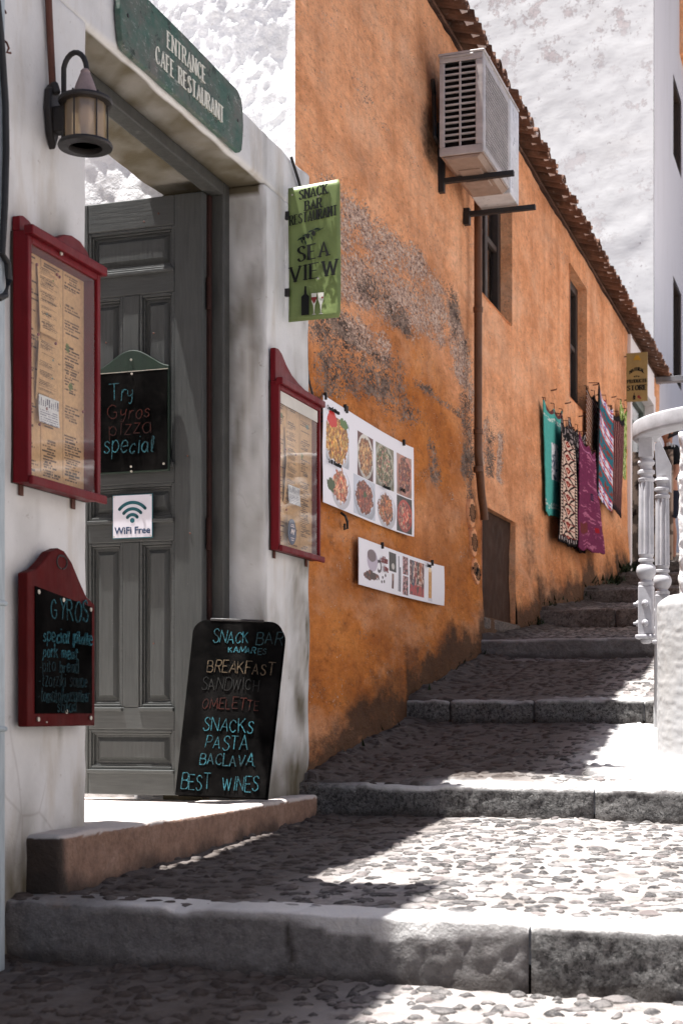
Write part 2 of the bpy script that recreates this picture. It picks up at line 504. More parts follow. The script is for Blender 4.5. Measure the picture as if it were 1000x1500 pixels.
m_paint("cement", (0.050, 0.026, 0.017), (0.06, 0.04, 0.035), 0.8, 0.9, (1, 1, 2), 4, 0.15)
simple("cable_black", (0.010, 0.010, 0.011), 0.5, 0.4, 0.2, 40, 0.1)
simple("dark_void", (0.012, 0.010, 0.009), 0.9, 0.1, 0.2, 5, 0)
simple("print_black", (0.008, 0.009, 0.008), 0.6, 0.2, 0.1, 40, 0)
simple("cream_letter", (0.62, 0.62, 0.54), 0.6, 0.2, 0.15, 40, 0)
simple("wifi_teal", (0.012, 0.085, 0.105), 0.4, 0.3, 0.05, 10, 0)
simple("wifi_navy", (0.020, 0.045, 0.10), 0.4, 0.3, 0.05, 10, 0)
simple("enamel_white", (0.60, 0.585, 0.64), 0.35, 0.4, 0.05, 6, 0)
simple("screw", (0.45, 0.42, 0.36), 0.35, 0.5, 0.2, 60, 0, 0.6)
simple("pin_red", (0.20, 0.02, 0.02), 0.4, 0.5, 0.1, 60, 0)
simple("skin", (0.36, 0.17, 0.105), 0.55, 0.3, 0.12, 20, 0.05)
simple("hair", (0.012, 0.009, 0.008), 0.6, 0.4, 0.4, 120, 0.5)
simple("cloth_black", (0.012, 0.012, 0.014), 0.9, 0.1, 0.2, 60, 0.3)
simple("cloth_navy", (0.016, 0.018, 0.028), 0.9, 0.1, 0.2, 60, 0.3)
simple("cloth_white", (0.6, 0.6, 0.62), 0.9, 0.1, 0.1, 60, 0.1)
simple("marble", (0.66, 0.60, 0.56), 0.6, 0.3, 0.15, 3, 0.2)
simple("tile_tip", (0.62, 0.55, 0.52), 0.8, 0.2, 0.2, 20, 0.2)
simple("weed", (0.014, 0.022, 0.008), 0.8, 0.2, 0.5, 20, 0)
simple("earth", (0.16, 0.13, 0.11), 0.95, 0.1, 0.3, 2, 0.3)
simple("zinc", (0.20, 0.20, 0.21), 0.5, 0.4, 0.2, 10, 0.1)
m_vcol("print", 0.45, 0.4)
m_vcol("paper", 0.75, 0.2, 0.1, 90)
m_vcol("textile", 0.95, 0.1, 0.6, 330)
m_chalk("chalk_blue", (0.048, 0.185, 0.225))
m_chalk("chalk_dim", (0.028, 0.075, 0.088))
m_chalk("chalk_tan", (0.13, 0.095, 0.06))
m_chalk("chalk_grey", (0.028, 0.027, 0.025))
m_chalk("chalk_rust", (0.065, 0.014, 0.009))


# ------------------------------------------------------------------ mesh helpers
def link(o, parent=None):
    COL.objects.link(o)
    if parent is not None:
        o.parent = parent
    return o


def tag(o, label=None, cat=None, group=None, kind=None):
    if label: o["label"] = label
    if cat: o["category"] = cat
    if group: o["group"] = group
    if kind: o["kind"] = kind
    return o


def empty(name, label, cat, mat=None, group=None):
    o = bpy.data.objects.new(name, None)
    o.empty_display_size = 0.1
    COL.objects.link(o)
    if mat is not None:
        o.matrix_world = mat
    return tag(o, label, cat, group)


def wallM(X, Y, Z):      # local x runs along the street (+Y), local -y looks out of the wall (+X)
    return Matrix(((0, -1, 0, X), (1, 0, 0, Y), (0, 0, 1, Z), (0, 0, 0, 1)))


def frontM(X, Y, Z):
    return Matrix.Translation((X, Y, Z))


def axesM(o, x, z):
    x = Vector(x).normalized(); z = Vector(z)
    y = z.cross(x).normalized(); z = x.cross(y).normalized()
    m = Matrix.Identity(4)
    for i in range(3):
        m[i][0], m[i][1], m[i][2], m[i][3] = x[i], y[i], z[i], o[i]
    return m


class MB:
    def __init__(self):
        self.v = []; self.f = []; self.mi = []; self.pc = []

    def add(self, vs, fs, mi=0):
        b = len(self.v)
        self.pc.append((b, len(self.f)))
        self.v += [tuple(p) for p in vs]
        self.f += [tuple(b + i for i in f) for f in fs]
        self.mi += [mi] * len(fs)
        return self

    def box(self, x0, x1, y0, y1, z0, z1, mi=0):
        vs = [(x0, y0, z0), (x1, y0, z0), (x1, y1, z0), (x0, y1, z0), (x0, y0, z1), (x1, y0, z1), (x1, y1, z1), (x0, y1, z1)]
        return self.add(vs, [(3, 2, 1, 0), (4, 5, 6, 7), (0, 1, 5, 4), (1, 2, 6, 5), (2, 3, 7, 6), (3, 0, 4, 7)], mi)

    def prism(self, poly, y0, y1, mi=0):          # poly of (x, z), counter-clockwise seen from -y
        n = len(poly)
        vs = [(x, y0, z) for x, z in poly] + [(x, y1, z) for x, z in poly]
        fs = [tuple(range(n)), tuple(range(2 * n - 1, n - 1, -1))]
        fs += [(i, i + n, (i + 1) % n + n, (i + 1) % n) for i in range(n)]
        return self.add(vs, fs, mi)

    def prismz(self, poly, z0, z1, mi=0):         # poly of (x, y)
        n = len(poly)
        vs = [(x, y, z0) for x, y in poly] + [(x, y, z1) for x, y in poly]
        fs = [tuple(range(n - 1, -1, -1)), tuple(range(n, 2 * n))]
        fs += [(i, (i + 1) % n, (i + 1) % n + n, i + n) for i in range(n)]
        return self.add(vs, fs, mi)

    def tube(self, pts, r, n=10, mi=0, caps=True):
        pts = [Vector(p) for p in pts]
        rs = r if isinstance(r, (list, tuple)) else [r] * len(pts)
        up = Vector((0.13, 0.27, 0.95))
        rings = []
        for i, p in enumerate(pts):
            a = pts[max(0, i - 1)]; b = pts[min(len(pts) - 1, i + 1)]
            d = (b - a).normalized()
            s = d.cross(up)
            if s.length < 1e-3: s = d.cross(Vector((1, 0, 0)))
            s.normalize(); u = s.cross(d).normalized()
            rings.append([p + (s * math.cos(2 * math.pi * k / n) + u * math.sin(2 * math.pi * k / n)) * rs[i] for k in range(n)])
        vs = [q for g in rings for q in g]
        fs = []
        for i in range(len(pts) - 1):
            for k in range(n):
                k2 = (k + 1) % n
                fs.append((i * n + k, i * n + k2, (i + 1) * n + k2, (i + 1) * n + k))
        if caps:
            fs.append(tuple(range(n - 1, -1, -1))); L = (len(pts) - 1) * n
            fs.append(tuple(range(L, L + n)))
        return self.add(vs, fs, mi)

    def lathe(self, prof, c=(0, 0, 0), n=24, mi=0, flute=0, fd=0.0):    # prof of (r, z) bottom to top
        vs = []; fs = []
        for (r, z) in prof:
            for k in range(n):
                a = 2 * math.pi * k / n
                rr = r * (1 - (fd * (0.5 + 0.5 * math.cos(a * flute)) if flute else 0))
                vs.append((c[0] + rr * math.cos(a), c[1] + rr * math.sin(a), c[2] + z))
        for i in range(len(prof) - 1):
            for k in range(n):
                k2 = (k + 1) % n
                fs.append((i * n + k, i * n + k2, (i + 1) * n + k2, (i + 1) * n + k))
        fs.append(tuple(range(n - 1, -1, -1))); L = (len(prof) - 1) * n
        fs.append(tuple(range(L, L + n)))
        return self.add(vs, fs, mi)

    def disc(self, x, z, r, y, n=14, mi=0, rz=None, th=0.002):
        rz = rz or r
        return self.prism([(x + r * math.cos(2 * math.pi * k / n), z + rz * math.sin(2 * math.pi * k / n)) for k in range(n)], y, y + th, mi)

    def build_each(self, name, mats, parent=None, **kw):       # one object for every added shape
        out = []
        for k, (v0, f0) in enumerate(self.pc):
            v1, f1 = self.pc[k + 1] if k + 1 < len(self.pc) else (len(self.v), len(self.f))
            q = MB(); q.v = self.v[v0:v1]; q.f = [tuple(i - v0 for i in f) for f in self.f[f0:f1]]; q.mi = self.mi[f0:f1]
            out.append(q.build(name, mats, parent, **kw))
        return out

    def build(self, name, mats, parent=None, bevel=0.0, seg=2, smooth=False, angle=35):
        me = bpy.data.meshes.new(name)
        me.from_pydata(self.v, [], self.f)
        if not isinstance(mats, (list, tuple)): mats = [mats]
        for m in mats: me.materials.append(m)
        if len(mats) > 1:
            me.polygons.foreach_set("material_index", self.mi)
        if smooth:
            me.polygons.foreach_set("use_smooth", [True] * len(me.polygons))
            try: me.set_sharp_from_angle(angle=R(angle))
            except Exception: pass
        me.update()
        o = bpy.data.objects.new(name, me)
        link(o, parent)
        if bevel:
            b = o.modifiers.new("bevel", 'BEVEL'); b.width = bevel; b.segments = seg
            b.limit_method = 'ANGLE'; b.angle_limit = R(40)
        return o


def grid(name, P, mat, parent=None, attrs=None, col=None, keep=None, smooth=True, flip=False, thick=0.0, gain=1.0):
    """P is an (n, m, 3) array of points; attrs / col hold one value per point."""
    n, m = P.shape[:2]
    idx = np.arange(n * m).reshape(n, m)
    q = np.stack([idx[:-1, :-1], idx[1:, :-1], idx[1:, 1:], idx[:-1, 1:]], -1).reshape(-1, 4)
    if flip: q = q[:, ::-1]
    if keep is not None: q = q[keep.reshape(-1)]
    me = bpy.data.meshes.new(name)
    me.vertices.add(n * m)
    me.vertices.foreach_set("co", P.reshape(-1).astype(np.float32))
    me.loops.add(q.size)
    me.loops.foreach_set("vertex_index", q.reshape(-1).astype(np.int32))
    me.polygons.add(len(q))
    me.polygons.foreach_set("loop_start", np.arange(0, q.size, 4, dtype=np.int32))
    me.polygons.foreach_set("loop_total", np.full(len(q), 4, dtype=np.int32))
    me.polygons.foreach_set("use_smooth", np.full(len(q), smooth, dtype=bool))
    me.update(calc_edges=True)
    for k, a in (attrs or {}).items():
        at = me.attributes.new(k, 'FLOAT', 'POINT')
        at.data.foreach_set("value", np.ascontiguousarray(a, np.float32).reshape(-1))
    if col is not None:
        at = me.attributes.new("col", 'FLOAT_COLOR', 'POINT')
        c4 = np.ones((n * m, 4), np.float32); c4[:, :3] = lin(np.clip(col, 0, 1)).reshape(-1, 3) * gain
        at.data.foreach_set("color", c4.reshape(-1))
    me.materials.append(mat)
    me.validate()
    o = bpy.data.objects.new(name, me)
    link(o, parent)
    if thick:
        s = o.modifiers.new("thickness", 'SOLIDIFY'); s.thickness = thick; s.offset = -1.0 if not flip else 1.0
    return o


def panel(name, w, h, nx, nz, paint, mat, parent, y=0.0, x0=0.0, z0=0.0, deform=None, thick=0.0):
    """A printed sheet in local coordinates, looking to -y. paint(u, v) -> (.., 3) sRGB."""
    u, v = np.meshgrid(np.linspace(0, 1, nx), np.linspace(0, 1, nz), indexing='ij')
    x = x0 + u * w; z = z0 + v * h; yy = np.full_like(x, y)
    if deform is not None: x, yy, z = deform(u, v, x, yy, z)
    P = np.stack([x, yy, z], -1)
    return grid(name, P, mat, parent, col=paint(u, v), thick=thick, gain=1.35 if mat.name == 'textile' else 1.0)


def over(c, mask, rgb):
    m = np.asarray(mask, float)[..., None]
    return c * (1 - m) + np.asarray(rgb, float) * m


# ------------------------------------------------------------------ stroke lettering
FONT = {
    'A': (4, "0,0 2,6 4,0|.8,2 3.2,2"), 'B': (3.6, "0,0 0,6|~0,6 2.2,6 3,5.2 3,4 2.2,3.2 0,3.2|~0,3.2 2.5,3.2 3.5,2.4 3.5,.9 2.5,0 0,0"),
    'C': (3.8, "~3.7,4.9 3,5.8 1.9,6 .6,5 0,3 .6,1 1.9,0 3,.2 3.7,1.1"), 'D': (4, "0,0 0,6|~0,6 2,6 3.5,5 4,3 3.5,1 2,0 0,0"),
    'E': (3.2, "0,0 0,6|0,6 3.2,6|0,3.1 2.4,3.1|0,0 3.2,0"), 'F': (3, "0,0 0,6|0,6 3,6|0,3.1 2.3,3.1"),
    'G': (4, "~3.7,4.9 3,5.8 1.9,6 .6,5 0,3 .6,1 1.9,0 3.1,.3 3.8,1.2|3.8,1.0 3.8,2.7|2.4,2.7 4,2.7"), 'H': (3.6, "0,0 0,6|3.6,0 3.6,6|0,3.1 3.6,3.1"),
    'I': (.4, ".2,0 .2,6"), 'K': (3.6, "0,0 0,6|3.4,6 0,2.6|1.1,3.6 3.6,0"), 'L': (3, "0,6 0,0|0,0 3,0"),
    'M': (4.8, "0,0 .4,6|.4,6 2.4,1|2.4,1 4.4,6|4.4,6 4.8,0"), 'N': (4, "0,0 0,6|0,6 4,0|4,0 4,6"),
    'O': (4, "~2,6 .6,5.1 0,3 .6,.9 2,0 3.4,.9 4,3 3.4,5.1 2,6"), 'P': (3.3, "0,0 0,6|~0,6 2.2,6 3.2,5.2 3.2,3.8 2.2,2.9 0,2.9"),
    'R': (3.6, "0,0 0,6|~0,6 2.2,6 3.1,5.2 3.1,4 2.2,3.1 0,3.1|1.6,3.1 3.6,0"),
    'S': (3.2, "~3,5.1 2.3,5.9 1.4,6 .4,5.5 .2,4.5 .9,3.6 2.3,2.8 3.1,1.8 2.9,.6 1.8,0 .8,.1 0,1"), 'T': (3.8, "1.9,0 1.9,6|0,6 3.8,6"),
    'U': (3.8, "~0,6 0,2 .6,.5 1.9,0 3.2,.5 3.8,2 3.8,6"), 'V': (4, "0,6 2,0|2,0 4,6"), 'W': (5.6, "0,6 1.4,0|1.4,0 2.8,5.4|2.8,5.4 4.2,0|4.2,0 5.6,6"),
    'Y': (3.8, "0,6 1.9,3|3.8,6 1.9,3|1.9,3 1.9,0"), 'Z': (3.4, "0,6 3.4,6|3.4,6 0,0|0,0 3.4,0"),
    'a': (2.6, "~2.5,3.4 1.4,4 .3,3.1 0,1.8 .5,.4 1.4,.1 2.3,1 2.5,2.6|2.5,3.8 2.6,0"), 'b': (2.5, "0,6 0,0|~0,2.4 .7,3.7 1.7,3.8 2.5,2.6 2.3,.9 1.4,0 .4,.3 0,1"),
    'c': (2.3, "~2.2,3.2 1.3,4 .3,3.1 0,1.8 .5,.4 1.3,0 2.3,.8"), 'd': (2.6, "~2.5,3 1.4,4 .3,3.1 0,1.7 .6,.2 1.6,.1 2.4,1.1|2.5,6 2.6,0"),
    'e': (2.4, "~.1,2.1 2.3,2.2 2,3.5 1.2,4 .3,3.2 0,1.8 .5,.4 1.4,0 2.3,.7"), 'f': (1.8, "~1.9,5.4 1.3,6 .7,5.2 .6,0|0,3.7 1.6,3.7"),
    'g': (2.6, "~2.5,3.3 1.4,4 .3,3.1 0,1.8 .6,.5 1.6,.4 2.4,1.4|~2.5,3.9 2.6,-.8 1.8,-2 .6,-1.7"), 'i': (.5, ".2,4 .3,0|.2,5.2 .3,5.5"),
    'k': (2.4, "0,6 0,0|2.1,3.8 0,1.6|.8,2.3 2.4,0"), 'l': (.9, "~.1,.4 .8,3 .9,5.6 .4,6 .2,4 .3,.8 .9,0"), 'm': (4, "0,4 0,0|~0,2.6 1,4 1.8,3.4 1.9,0|~1.9,2.6 2.9,4 3.8,3.4 4,0"),
    'n': (2.5, "0,4 0,0|~0,2.6 1,3.9 2.1,3.6 2.4,2.2 2.5,0"), 'o': (2.5, "~1.25,4 .3,3.2 0,1.9 .4,.5 1.25,0 2.1,.6 2.5,2 2.1,3.4 1.25,4"),
    'p': (2.5, "0,4 0,-2.2|~0,2.6 .8,3.9 1.8,3.8 2.5,2.4 2.2,.9 1.3,.1 0,.8"), 'r': (1.7, "0,4 0,0|~0,2.4 .7,3.7 1.7,3.8"),
    's': (2.1, "~2,3.3 1.2,4 .3,3.4 .5,2.5 1.6,1.8 2.1,.9 1.4,.1 .6,0 0,.6"), 't': (1.8, "~.8,5.6 .7,1 1.1,.1 1.8,.3|0,4 1.8,4"),
    'u': (2.5, "~0,4 .1,1.2 .7,.1 1.6,.3 2.4,1.4|2.4,4 2.5,0"), 'w': (3.6, "0,4 .9,0|.9,0 1.8,3.6|1.8,3.6 2.7,0|2.7,0 3.6,4"),
    'y': (2.4, "~0,4 .2,1.9 1,1.3 2.1,2.2|~2.4,4 2.2,.6 1.4,-1.8 .3,-1.7"), 'z': (2.2, "0,4 2.1,4|2.1,4 0,0|0,0 2.2,0"),
    '/': (2.2, "0,-1.4 2.2,6.4"), '.': (.5, "0,0 .4,.3"), '-': (1.6, "0,2.2 1.4,2.3"), ' ': (2.2, ""),
}


def _smooth(p, k=5):
    p = [np.array(q) for q in p]
    if len(p) < 3: return p
    e = [2 * p[0] - p[1]] + p + [2 * p[-1] - p[-2]]
    if np.allclose(p[0], p[-1]): e = [p[-2]] + p + [p[1]]
    out = []
    for i in range(1, len(e) - 2):
        a, b, c, d = e[i - 1:i + 3]
        for j in range(k):
            t = j / k
            out.append(0.5 * (2 * b + (c - a) * t + (2 * a - 5 * b + 4 * c - d) * t * t + (3 * b - a - 3 * c + d) * t ** 3))
    out.append(p[-1])
    return out


def text_strokes(txt, gap=1.1, rng=None):
    x = 0.0; res = []
    for ch in txt:
        if rng is not None:
            sc, dz, sl = rng.uniform(.84, 1.14), rng.uniform(-.45, .45), rng.uniform(-.06, .16)
        w, s = FONT[ch]
        for st in filter(None, s.split("|")):
            sm = st[0] == '~'
            pts = [tuple(float(t) for t in q.split(",")) for q in st.lstrip("~").split()]
            if rng is not None:
                pts = [(px * sc + pz * sl, pz * sc + dz) for px, pz in pts]
            pts = [(px + x, pz) for px, pz in pts]
            res.append((sm, _smooth(pts) if sm else [np.array(q) for q in pts]))
        x += w + gap
    return res, x - gap


def letters(mb, txt, cx, z, cap, width=None, style='hand', y=-0.001, mi=0, th=0.0007, left=None, stroke=None, arc=0.0, jit=0.0, slope=0.0, seed=1):
    """Adds lettering to mb in the local x-z plane; cap is the height of a capital; centred on cx unless left is given."""
    rng = random.Random(seed + len(txt) * 7)
    st, W = text_strokes(txt, 1.1 if style == 'hand' else 1.9, rng if style == 'hand' else None)
    k = cap / 6.0
    kx = k if width is None else width * (.92 if style == 'hand' else 1.0) / max(W, 0.1)
    ox = (left if left is not None else cx - W * kx / 2)
    base = stroke if stroke else cap * (0.060 if style == 'hand' else 0.17)

    def place(p):
        xx = ox + p[0] * kx
        zz = z + p[1] * k + slope * (p[0] * kx)
        if arc:
            uu = (xx - cx) / max(W * kx / 2, 1e-6)
            zz -= arc * uu * uu
        return np.array((xx, zz))

    def quad(a, b, wa, wb):
        d = b - a; L = np.hypot(*d)
        if L < 1e-9: return
        n = np.array((-d[1], d[0])) / L
        e = d / L * min(wa, wb) * 0.15
        p = [a - e - n * wa / 2, b + e - n * wb / 2, b + e + n * wb / 2, a - e + n * wa / 2]
        mb.prism([tuple(q) for q in p], y - lift[0], y + th, mi)
        lift[0] += 2.5e-5

    lift = [0.0]
    for sm, pts in st:
        P = [place(p) for p in pts]
        if jit:
            P = [p + np.array((rng.uniform(-jit, jit), rng.uniform(-jit, jit))) * cap for p in P]
        wd = []
        for i in range(len(P)):
            a = P[max(0, i - 1)]; b = P[min(len(P) - 1, i + 1)]
            d = (b - a); d = d / max(np.hypot(*d), 1e-9)
            if style == 'serif':
                if d[1] < 0: d = -d
                vert = abs(d[1])
                slash = max(0.0, d[0]) * abs(d[1]) * 1.5
                wd.append(base * (0.38 + 0.72 * vert ** 1.5 - 0.45 * slash))
            elif style == 'sans':
                wd.append(base)
            else:
                wd.append(base * rng.uniform(0.75, 1.15))
        if style == 'serif':
            wd = [max(base * 0.34, w) for w in wd]
        for i in range(len(P) - 1):
            quad(P[i], P[i + 1], wd[i], wd[i + 1])
        if style == 'serif' and not sm:
            for i, j in ((0, 1), (len(P) - 1, len(P) - 2)):
                d = P[i] - P[j]
                end = pts[i][1]
                if abs(d[1]) > 0.6 * np.hypot(*d) and (abs(end) < 0.05 or abs(end - 6) < 0.05):
                    hw = wd[i] * 0.5 + base * 0.40; q = P[i]
                    dz = base * 0.30 * (1 if end < 3 else -1)
                    z0, z1 = sorted((q[1], q[1] + dz))
                    mb.prism([(q[0] - hw, z0), (q[0] + hw, z0), (q[0] + hw, z1), (q[0] - hw, z1)], y - lift[0], y + th, mi); lift[0] += 2.5e-5
    return mb


def sans_text(txt, cx, z, cap, width, y, mat, parent, name="lettering", bold=0.0):
    cu = bpy.data.curves.new(name, 'FONT'); cu.body = txt; cu.size = 1.0; cu.offset = bold; cu.extrude = 0.002
    tmp = bpy.data.objects.new("tmp_text", cu); COL.objects.link(tmp)
    me = bpy.data.meshes.new_from_object(tmp.evaluated_get(bpy.context.evaluated_depsgraph_get()))
    bpy.data.objects.remove(tmp); bpy.data.curves.remove(cu)
    co = np.empty(len(me.vertices) * 3, np.float32); me.vertices.foreach_get("co", co); co = co.reshape(-1, 3)
    mn, mx = co.min(0), co.max(0)
    out = np.empty_like(co)
    out[:, 0] = cx + ((co[:, 0] - mn[0]) / (mx[0] - mn[0]) - 0.5) * width
    out[:, 2] = z + (co[:, 1] - mn[1]) / (mx[1] - mn[1]) * cap
    out[:, 1] = y - co[:, 2] * 0.2
    me.vertices.foreach_set("co", out.reshape(-1)); me.materials.clear(); me.materials.append(mat); me.update()
    me.name = name
    o = bpy.data.objects.new(name, me)
    return link(o, parent)


# ------------------------------------------------------------------ rough masonry
class GB:
    """Collects displaced grids and joins them into one mesh."""
    def __init__(self):
        self.P = []; self.Q = []; self.n = 0

    def addgrid(self, P):
        n, m = P.shape[:2]
        idx = np.arange(n * m).reshape(n, m) + self.n
        self.Q.append(np.stack([idx[:-1, :-1], idx[1:, :-1], idx[1:, 1:], idx[:-1, 1:]], -1).reshape(-1, 4))
        self.P.append(P.reshape(-1, 3)); self.n += n * m

    def box(self, x0, x1, y0, y1, z0, z1, res=0.03, r=0.012, amp=0.006, freq=7.0, skip="", seed=0):
        lo = np.array((x0, y0, z0)); hi = np.array((x1, y1, z1))

        def line(a, b):
            k = max(2, int((b - a) / res))
            e = [0, r * 0.3, r * 0.7, r * 1.2]
            e = [t for t in e if t < (b - a) / 2]
            return np.array([a + t for t in e] + list(np.linspace(a + r * 2, b - r * 2, k)) + [b - t for t in reversed(e)])
        L = [line(lo[i], hi[i]) for i in range(3)]
        for ax in range(3):
            for side in (0, 1):
                if ("xyz"[ax] + "-+"[side]) in skip: continue
                a, b = [(1, 2), (2, 0), (0, 1)][ax]
                U, V = np.meshgrid(L[a], L[b], indexing='ij')
                if not side: U, V = U[:, ::-1], V[:, ::-1]
                P = np.empty(U.shape + (3,))
                P[..., a] = U; P[..., b] = V; P[..., ax] = hi[ax] if side else lo[ax]
                q = np.clip(P, lo + r, hi - r)
                d = P - q
                n = np.linalg.norm(d, axis=-1, keepdims=True)
                P = q + d / np.maximum(n, 1e-9) * r
                X, Y, Z = P[..., 0] * freq, P[..., 1] * freq, P[..., 2] * freq
                D = np.stack([fbm(Y + X * .37, Z + 5, seed) - .5, fbm(X + 31 + Y * .21, Z, seed + 3) - .5, fbm(X, Y + 17 + Z * .13, seed + 5) - .5], -1)
                self.addgrid(P + D * 2 * amp)
        return self

    def build(self, name, mat, parent=None, attrs=None, smooth=True):
        P = np.concatenate(self.P); Q = np.concatenate(self.Q)
        me = bpy.data.meshes.new(name)
        me.vertices.add(len(P)); me.vertices.foreach_set("co", P.reshape(-1).astype(np.float32))
        me.loops.add(Q.size); me.loops.foreach_set("vertex_index", Q.reshape(-1).astype(np.int32))
        me.polygons.add(len(Q))
        me.polygons.foreach_set("loop_start", np.arange(0, Q.size, 4, dtype=np.int32))
        me.polygons.foreach_set("loop_total", np.full(len(Q), 4, dtype=np.int32))
        me.polygons.foreach_set("use_smooth", np.full(len(Q), smooth, dtype=bool))
        me.update(calc_edges=True)
        for k, fn in (attrs or {}).items():
            at = me.attributes.new(k, 'FLOAT', 'POINT')
            at.data.foreach_set("value", np.clip(fn(P), 0, 1).astype(np.float32))
        me.materials.append(mat); me.validate()
        o = bpy.data.objects.new(name, me)
        return link(o, parent)


def caps(Y, Z, pts, r, ysc=0.42):
    """Soft capsule chain around (Y, z) points: 1 inside, falling to 0 at twice the radius."""
    best = np.full(np.shape(Y), 9.0)
    for (a, b) in zip(pts[:-1], pts[1:]):
        ax, az = a[0] * ysc, a[1]; bx, bz = b[0] * ysc, b[1]
        px, pz = Y * ysc - ax, Z - az
        dx, dz = bx - ax, bz - az
        t = np.clip((px * dx + pz * dz) / max(dx * dx + dz * dz, 1e-9), 0, 1)
        best = np.minimum(best, np.hypot(px - t * dx, pz - t * dz))
    return sstep(2.0 * r, 0.55 * r, best)


# ================================================================== THE GROUND
# (y of step face, z at foot of face, z of step top); pebbled treads run between the faces
STEPS = [(3.452, -0.650, -0.500), (5.65, -0.415, -0.293), (7.20, -0.062, 0.045), (8.71, 0.305, 0.412),
         (10.49, 0.570, 0.696), (12.30, 0.870, 0.975), (14.15, 1.150, 1.255), (16.0, 1.44, 1.545), (17.9, 1.72, 1.825)]
GX0, GX1 = -2.3, 1.7


def ground_z(y):
    prev_y, prev_z = -8.0, -0.80
    for (ys, zb, zt) in STEPS:
        if y < ys:
            return prev_z + (zb - prev_z) * (y - prev_y) / (ys - prev_y)
        prev_y, prev_z = ys, zt
    return prev_z + 0.02 * (y - prev_y)


def pebbles(X, Y, size, seed, fill=0.78):
    s = size
    gx = np.floor(X / s); gy = np.floor(Y / s)
    hgt = np.zeros_like(X); msk = np.zeros_like(X); rnd = np.zeros_like(X)
    wx = X + (fbm(X * 30, Y * 30, seed + 50, 3) - .5) * s * .50
    wy = Y + (fbm(X * 30 + 9, Y * 30, seed + 60, 3) - .5) * s * .50
    for i in (-1, 0, 1):
        for j in (-1, 0, 1):
            cx = gx + i; cy = gy + j
            ox = (cx + .5 + (_hash(cx, cy, seed) - .5) * .62) * s
            oy = (cy + .5 + (_hash(cx, cy, seed + 1) - .5) * .62) * s
            a = _hash(cx, cy, seed + 2) * math.pi
            ra = s * (.20 + .46 * _hash(cx, cy, seed + 3) ** 1.2); rb = ra * (.50 + .45 * _hash(cx, cy, seed + 4))
            on = _hash(cx, cy, seed + 5) < fill
            dx = wx - ox; dy = wy - oy
            u = (dx * np.cos(a) + dy * np.sin(a)) / ra; v = (-dx * np.sin(a) + dy * np.cos(a)) / rb
            d = (np.abs(u) ** 2.5 + np.abs(v) ** 2.5) ** .4
            inside = np.where(on, np.clip(1 - d, 0, 1), 0)
            h = np.sqrt(np.clip(1 - np.clip(d, 0, 1) ** 2.4, 0, 1)) * np.where(on, 1, 0) * (.6 + .7 * _hash(cx, cy, seed + 6))
            better = inside > msk
            rnd = np.where(better, _hash(cx, cy, seed + 7), rnd)
            msk = np.where(better, inside, msk)
            hgt = np.maximum(hgt, h)
    return hgt, np.clip(msk * 2.6, 0, 1), rnd


def tread(y0, z0, y1, z1, res, size, hmax, seed, x0=GX0, x1=GX1):
    nx = int((x1 - x0) / res); ny = max(3, int((y1 - y0) / res))
    X, Y = np.meshgrid(np.linspace(x0, x1, nx), np.linspace(y0, y1, ny), indexing='ij')
    Z = z0 + (z1 - z0) * (Y - y0) / (y1 - y0)
    h, m, r = pebbles(X + seed * 3.3, Y, size, seed)
    Z = Z + h * hmax + (fbm(X * 3, Y * 3, seed + 9) - .5) * .028 + (fbm(X * 22, Y * 22, seed + 19) - .5) * .008 - hmax * 0.55
    edge = np.exp(-((X + 2.10) / .13) ** 2)
    Z = Z + np.where(Y > 5.7, edge * (.015 + .035 * fbm(Y * 4, X * 4, seed + 3)), edge * .010)
    dirt_shade = np.clip(edge * 1.0 + np.where(Y < 3.45, 1.0 * sstep(-.8, -1.5, X), 0) + np.where(Y > 8.6, .45, 0)  # dirt at the wall foot, plus shade painted into the shaded paving
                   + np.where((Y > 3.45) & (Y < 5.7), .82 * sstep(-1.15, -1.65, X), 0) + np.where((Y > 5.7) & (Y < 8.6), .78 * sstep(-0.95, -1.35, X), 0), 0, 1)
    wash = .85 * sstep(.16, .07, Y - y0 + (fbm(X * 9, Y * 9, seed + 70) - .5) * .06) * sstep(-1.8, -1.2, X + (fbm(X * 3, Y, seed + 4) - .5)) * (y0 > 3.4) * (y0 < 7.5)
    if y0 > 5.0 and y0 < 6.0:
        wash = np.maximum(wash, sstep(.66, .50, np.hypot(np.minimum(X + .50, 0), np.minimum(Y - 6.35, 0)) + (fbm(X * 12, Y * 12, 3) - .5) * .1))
    Z[:, 0] -= .09
    P = np.stack([X, Y, Z], -1)
    o = grid("pavement", P, M["cobble"], attrs={"stone": m, "rnd": r, "dirt_shade": dirt_shade, "wash": wash})
    return tag(o, kind="structure")


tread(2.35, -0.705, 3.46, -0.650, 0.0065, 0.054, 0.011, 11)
RES = [0.005, 0.0065, 0.010, 0.012, 0.015, 0.02, 0.022, 0.025]
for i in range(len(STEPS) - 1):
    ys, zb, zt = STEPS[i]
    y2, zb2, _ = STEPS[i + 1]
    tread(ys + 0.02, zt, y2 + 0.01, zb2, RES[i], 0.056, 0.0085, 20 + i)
tread(17.92, 1.825, 26.0, 1.99, 0.06, 0.2, 0.01, 40, -4.0, 4.0)
g = MB()
g.add([(-60, -60, -1.1), (60, -60, -1.1), (60, 2.36, -0.74), (-60, 2.36, -0.74)], [(0, 1, 2, 3)])
g.add([(-60, 2.36, -0.74), (60, 2.36, -0.74), (60, 26, -0.3), (-60, 26, -0.3)], [(0, 1, 2, 3)])
g.add([(-60, 26, -0.3), (60, 26, -0.3), (900, 900, 1.9), (-900, 900, 1.9)], [(0, 1, 2, 3)])
tag(g.build("ground", M["earth"]), kind="structure")
g = MB()
g.box(1.7, 3.0, 2.3, 26.0, -1.0, -0.66)
